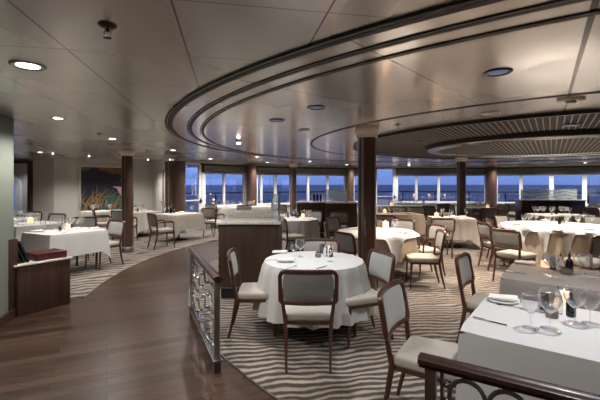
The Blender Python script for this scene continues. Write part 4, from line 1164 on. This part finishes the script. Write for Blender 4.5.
# ------------------------------------------------------------------ foreground railings
def railing(p0, p1, h, label, waves, nring=0, foot=True):
    postm = 'panel' if nring else 'brushed'
    p0 = Vector(p0); p1 = Vector(p1); d = p1 - p0; L = d.length; rz = math.atan2(d.y, d.x)
    t = thing('railing', label, 'railing', (p0.x, p0.y, 0), rz)
    bm = nb(); R_ = 60.0
    prof_w = [.058, .066, .072]
    sweep(bm, [(-.03, 0, h - .030), (L * .5, 0, h - .030), (L + .03, 0, h - .030)], .074, .046, n=12, power=2.6)
    sweep(bm, [(-.028, 0, h - .056), (L + .028, 0, h - .056)], .05, .014, n=8, power=4)
    obj('handrail', bm, 'rail', t)
    bm = nb(); box(bm, (L / 2, 0, .105), (L + .06, .085, .022), bev=.004); box(bm, (L / 2, 0, .123), (L + .03, .05, .014), bev=.003); obj('bottom_channel', bm, 'metal', t)
    for x in ((.02, L - .02)):
        bm = nb(); box(bm, (x, 0, .05), (.06, .055, .10), bev=.003); obj('foot', bm, 'panel', t)
        bm = nb(); box(bm, (x, 0, (h - .06 + .11) / 2), (.045, .045, h - .06 - .11), bev=.004); obj('post', bm, postm, t)
    x0, x1 = .07, L - .07
    for x in (x0, x1):
        bm = nb(); box(bm, (x, 0, (h + .05) / 2), (.012, .03, h - .17)); obj('inner_bar', bm, postm, t, smooth=False)
        for i in range(9):
            bm = nb(); bmesh.ops.create_icosphere(bm, subdivisions=2, radius=.014, matrix=Matrix.Translation((x + (.018 if x == x0 else -.018), 0, .18 + i * (h - .30) / 8))); obj('bead', bm, 'metal', t)
    if nring:
        r = .072; n_r = int((x1 - x0 - .04) / (2 * r + .012))
        for row in range(4):
            for i in range(n_r):
                cx = x0 + .03 + r + i * (2 * r + .012); cz_ = h - .08 - r - row * (2 * r + .012)
                bm = nb(); sweep(bm, [(cx + r * math.cos(a), 0, cz_ + r * math.sin(a)) for a in [2 * PI * k_ / 28 for k_ in range(28)]], .020, .011, up=Vector((0, 1, 0)), closed=True)
                obj('ring', bm, 'brushed', t)
                if i < n_r - 1:
                    bm = nb(); bmesh.ops.create_icosphere(bm, subdivisions=2, radius=.014, matrix=Matrix.Translation((cx + r + .006, 0, cz_))); obj('bead', bm, 'metal', t)
    else:
        n_w = 5
        for k_ in range(n_w):
            zc = .19 + (h - .34) * k_ / (n_w - 1)
            bm = nb(); sweep(bm, [(x0 + (x1 - x0) * i / 48, .012 * math.sin(i * .5), zc + .032 * math.sin(2 * PI * 2.5 * i / 48 + (k_ % 2) * PI)) for i in range(49)], .022, .006, n=8, power=4)
            obj('wave_strip', bm, 'metal', t)
            for m_ in range(3):
                bm = nb(); bmesh.ops.create_icosphere(bm, subdivisions=2, radius=.018, matrix=Matrix.Translation((x0 + (x1 - x0) * (m_ + 1) / 4, 0, zc))); obj('bead', bm, 'metal', t)
    return t
railing((-.70, 3.22), (-1.31, 4.60), .83, 'metal railing with wave strips and dark handrail at the edge of the wood aisle', True)
railing((.575, 1.73), (1.95, .83), .83, 'dark mahogany handrail over metal rings at the lower right corner', False, nring=1)

# ------------------------------------------------------------------ lights
def spot(x, y, e, col, ang=100, z=CEIL - .04, tgt=None, blend=.8, r=.05):
    if math.hypot(x - C6[0], y - C6[1]) < R6 + .05: z = 2.26
    elif math.hypot(x - C5[0], y - C5[1]) < 3.95: z = 2.34
    L = bpy.data.lights.new('spot', 'SPOT'); L.energy = e; L.color = col; L.spot_size = math.radians(ang); L.spot_blend = blend; L.shadow_soft_size = r
    o = bpy.data.objects.new('spot_lamp', L); COL.objects.link(o); o.location = (x, y, z)
    if tgt: o.rotation_euler = (Vector(tgt) - Vector((x, y, z))).to_track_quat('-Z', 'Y').to_euler()
    return o
WARM = (1, .86, .73); NEUT = (1, .95, .90); COOL = (.93, .95, 1)
for i, (x, y) in enumerate(LIT): spot(x, y, 28, NEUT, 150)
for x, y, e, c, a in [(.17, 3.95, 24, COOL, 100), (1.75, 2.45, 30, COOL, 115), (-.28, 4.68, 8, COOL, 120),
                      (4.9, 7.2, 108, WARM, 135), (5.9, 8.2, 50, WARM, 110), (1.9, 6.4, 70, WARM, 100), (3.8, 9.5, 70, WARM, 90), (6.9, 10.4, 70, WARM, 90),
                      (2.9, 7.2, 75, WARM, 120), (3.0, 5.3, 55, WARM, 130), (2.8, 10.8, 22, WARM, 100), (-.2, 9.2, 32, NEUT, 100), (-4.2, 6.9, 24, NEUT, 100), (-3.4, 10.6, 28, NEUT, 110),
                      (-6.6, 11.2, 45, NEUT, 140), (-5.2, 12.2, 35, NEUT, 140), (-4.6, 12.9, 12, NEUT, 140), (-9.3, 12.9, 12, COOL, 130), (-6.4, 8.0, 24, NEUT, 120), (9.5, 12.5, 26, WARM, 120),
                      (-1.9, 7.0, 26, NEUT, 150), (0.5, .5, 15, NEUT, 150), (-1.0, 1.8, 20, NEUT, 150), (-1.6, 4.2, 20, NEUT, 150), (4.5, 2.0, 30, WARM, 150), (9.5, 6.5, 40, WARM, 150), (1.2, 12.5, 20, NEUT, 130)]:
    spot(x, y, e, c, a)
for i in range(9):      # spots added to brighten the window wall, without fixtures of their own
    x, y = cp(oncirc(215 + i * 48, WR - .9), WR - .9); spot(x, y, 34, NEUT, 150)
for o_ in [o for o in bpy.data.objects if o.name.startswith('candle_holder') and o.get('label')]:
    L = bpy.data.lights.new('candle_light', 'POINT'); L.energy = .15; L.color = (1, .55, .28); L.shadow_soft_size = .03
    q = bpy.data.objects.new('candle_light', L); COL.objects.link(q); q.location = o_.location + Vector((0, 0, .22))
# world: dusk sky
w_ = bpy.data.worlds.new('dusk'); sc.world = w_; w_.use_nodes = True; nt = w_.node_tree
tc = N(nt, 'ShaderNodeTexCoord'); sp = N(nt, 'ShaderNodeSeparateXYZ'); nt.links.new(tc.outputs['Generated'], sp.inputs[0])
r = N(nt, 'ShaderNodeValToRGB'); nt.links.new(sp.outputs[2], r.inputs[0]); e = r.color_ramp.elements
e[0].position = 0; e[0].color = (.080, .125, .27, 1); e[1].position = .5; e[1].color = (.11, .16, .33, 1)
ee = r.color_ramp.elements.new(.06); ee.color = (.10, .175, .38, 1)
nt.links.new(r.outputs[0], nt.nodes['Background'].inputs[0]); nt.nodes['Background'].inputs[1].default_value = 1.0

# camera
cam = bpy.data.cameras.new('camera'); co = bpy.data.objects.new('camera', cam); COL.objects.link(co)
co.location = (0, 0, CAMZ); co.rotation_euler = (PI / 2, 0, 0)
cam.sensor_width = 36; cam.lens = 36 * F / 600; cam.shift_y = -(200 - HY) / 600; cam.clip_end = 10000
sc.camera = co
sc.view_settings.view_transform = 'Standard'; sc.view_settings.look = 'None'; sc.view_settings.exposure = 2.0; sc.view_settings.gamma = 1
# purge unused prototypes
for o_ in list(bpy.data.objects):
    if o_.parent is None and o_.type in ('EMPTY', 'MESH') and 'label' not in o_ and o_.get('kind') != 'structure':
        for ch in [c for c in bpy.data.objects if c.parent == o_]: bpy.data.objects.remove(ch)
        bpy.data.objects.remove(o_)
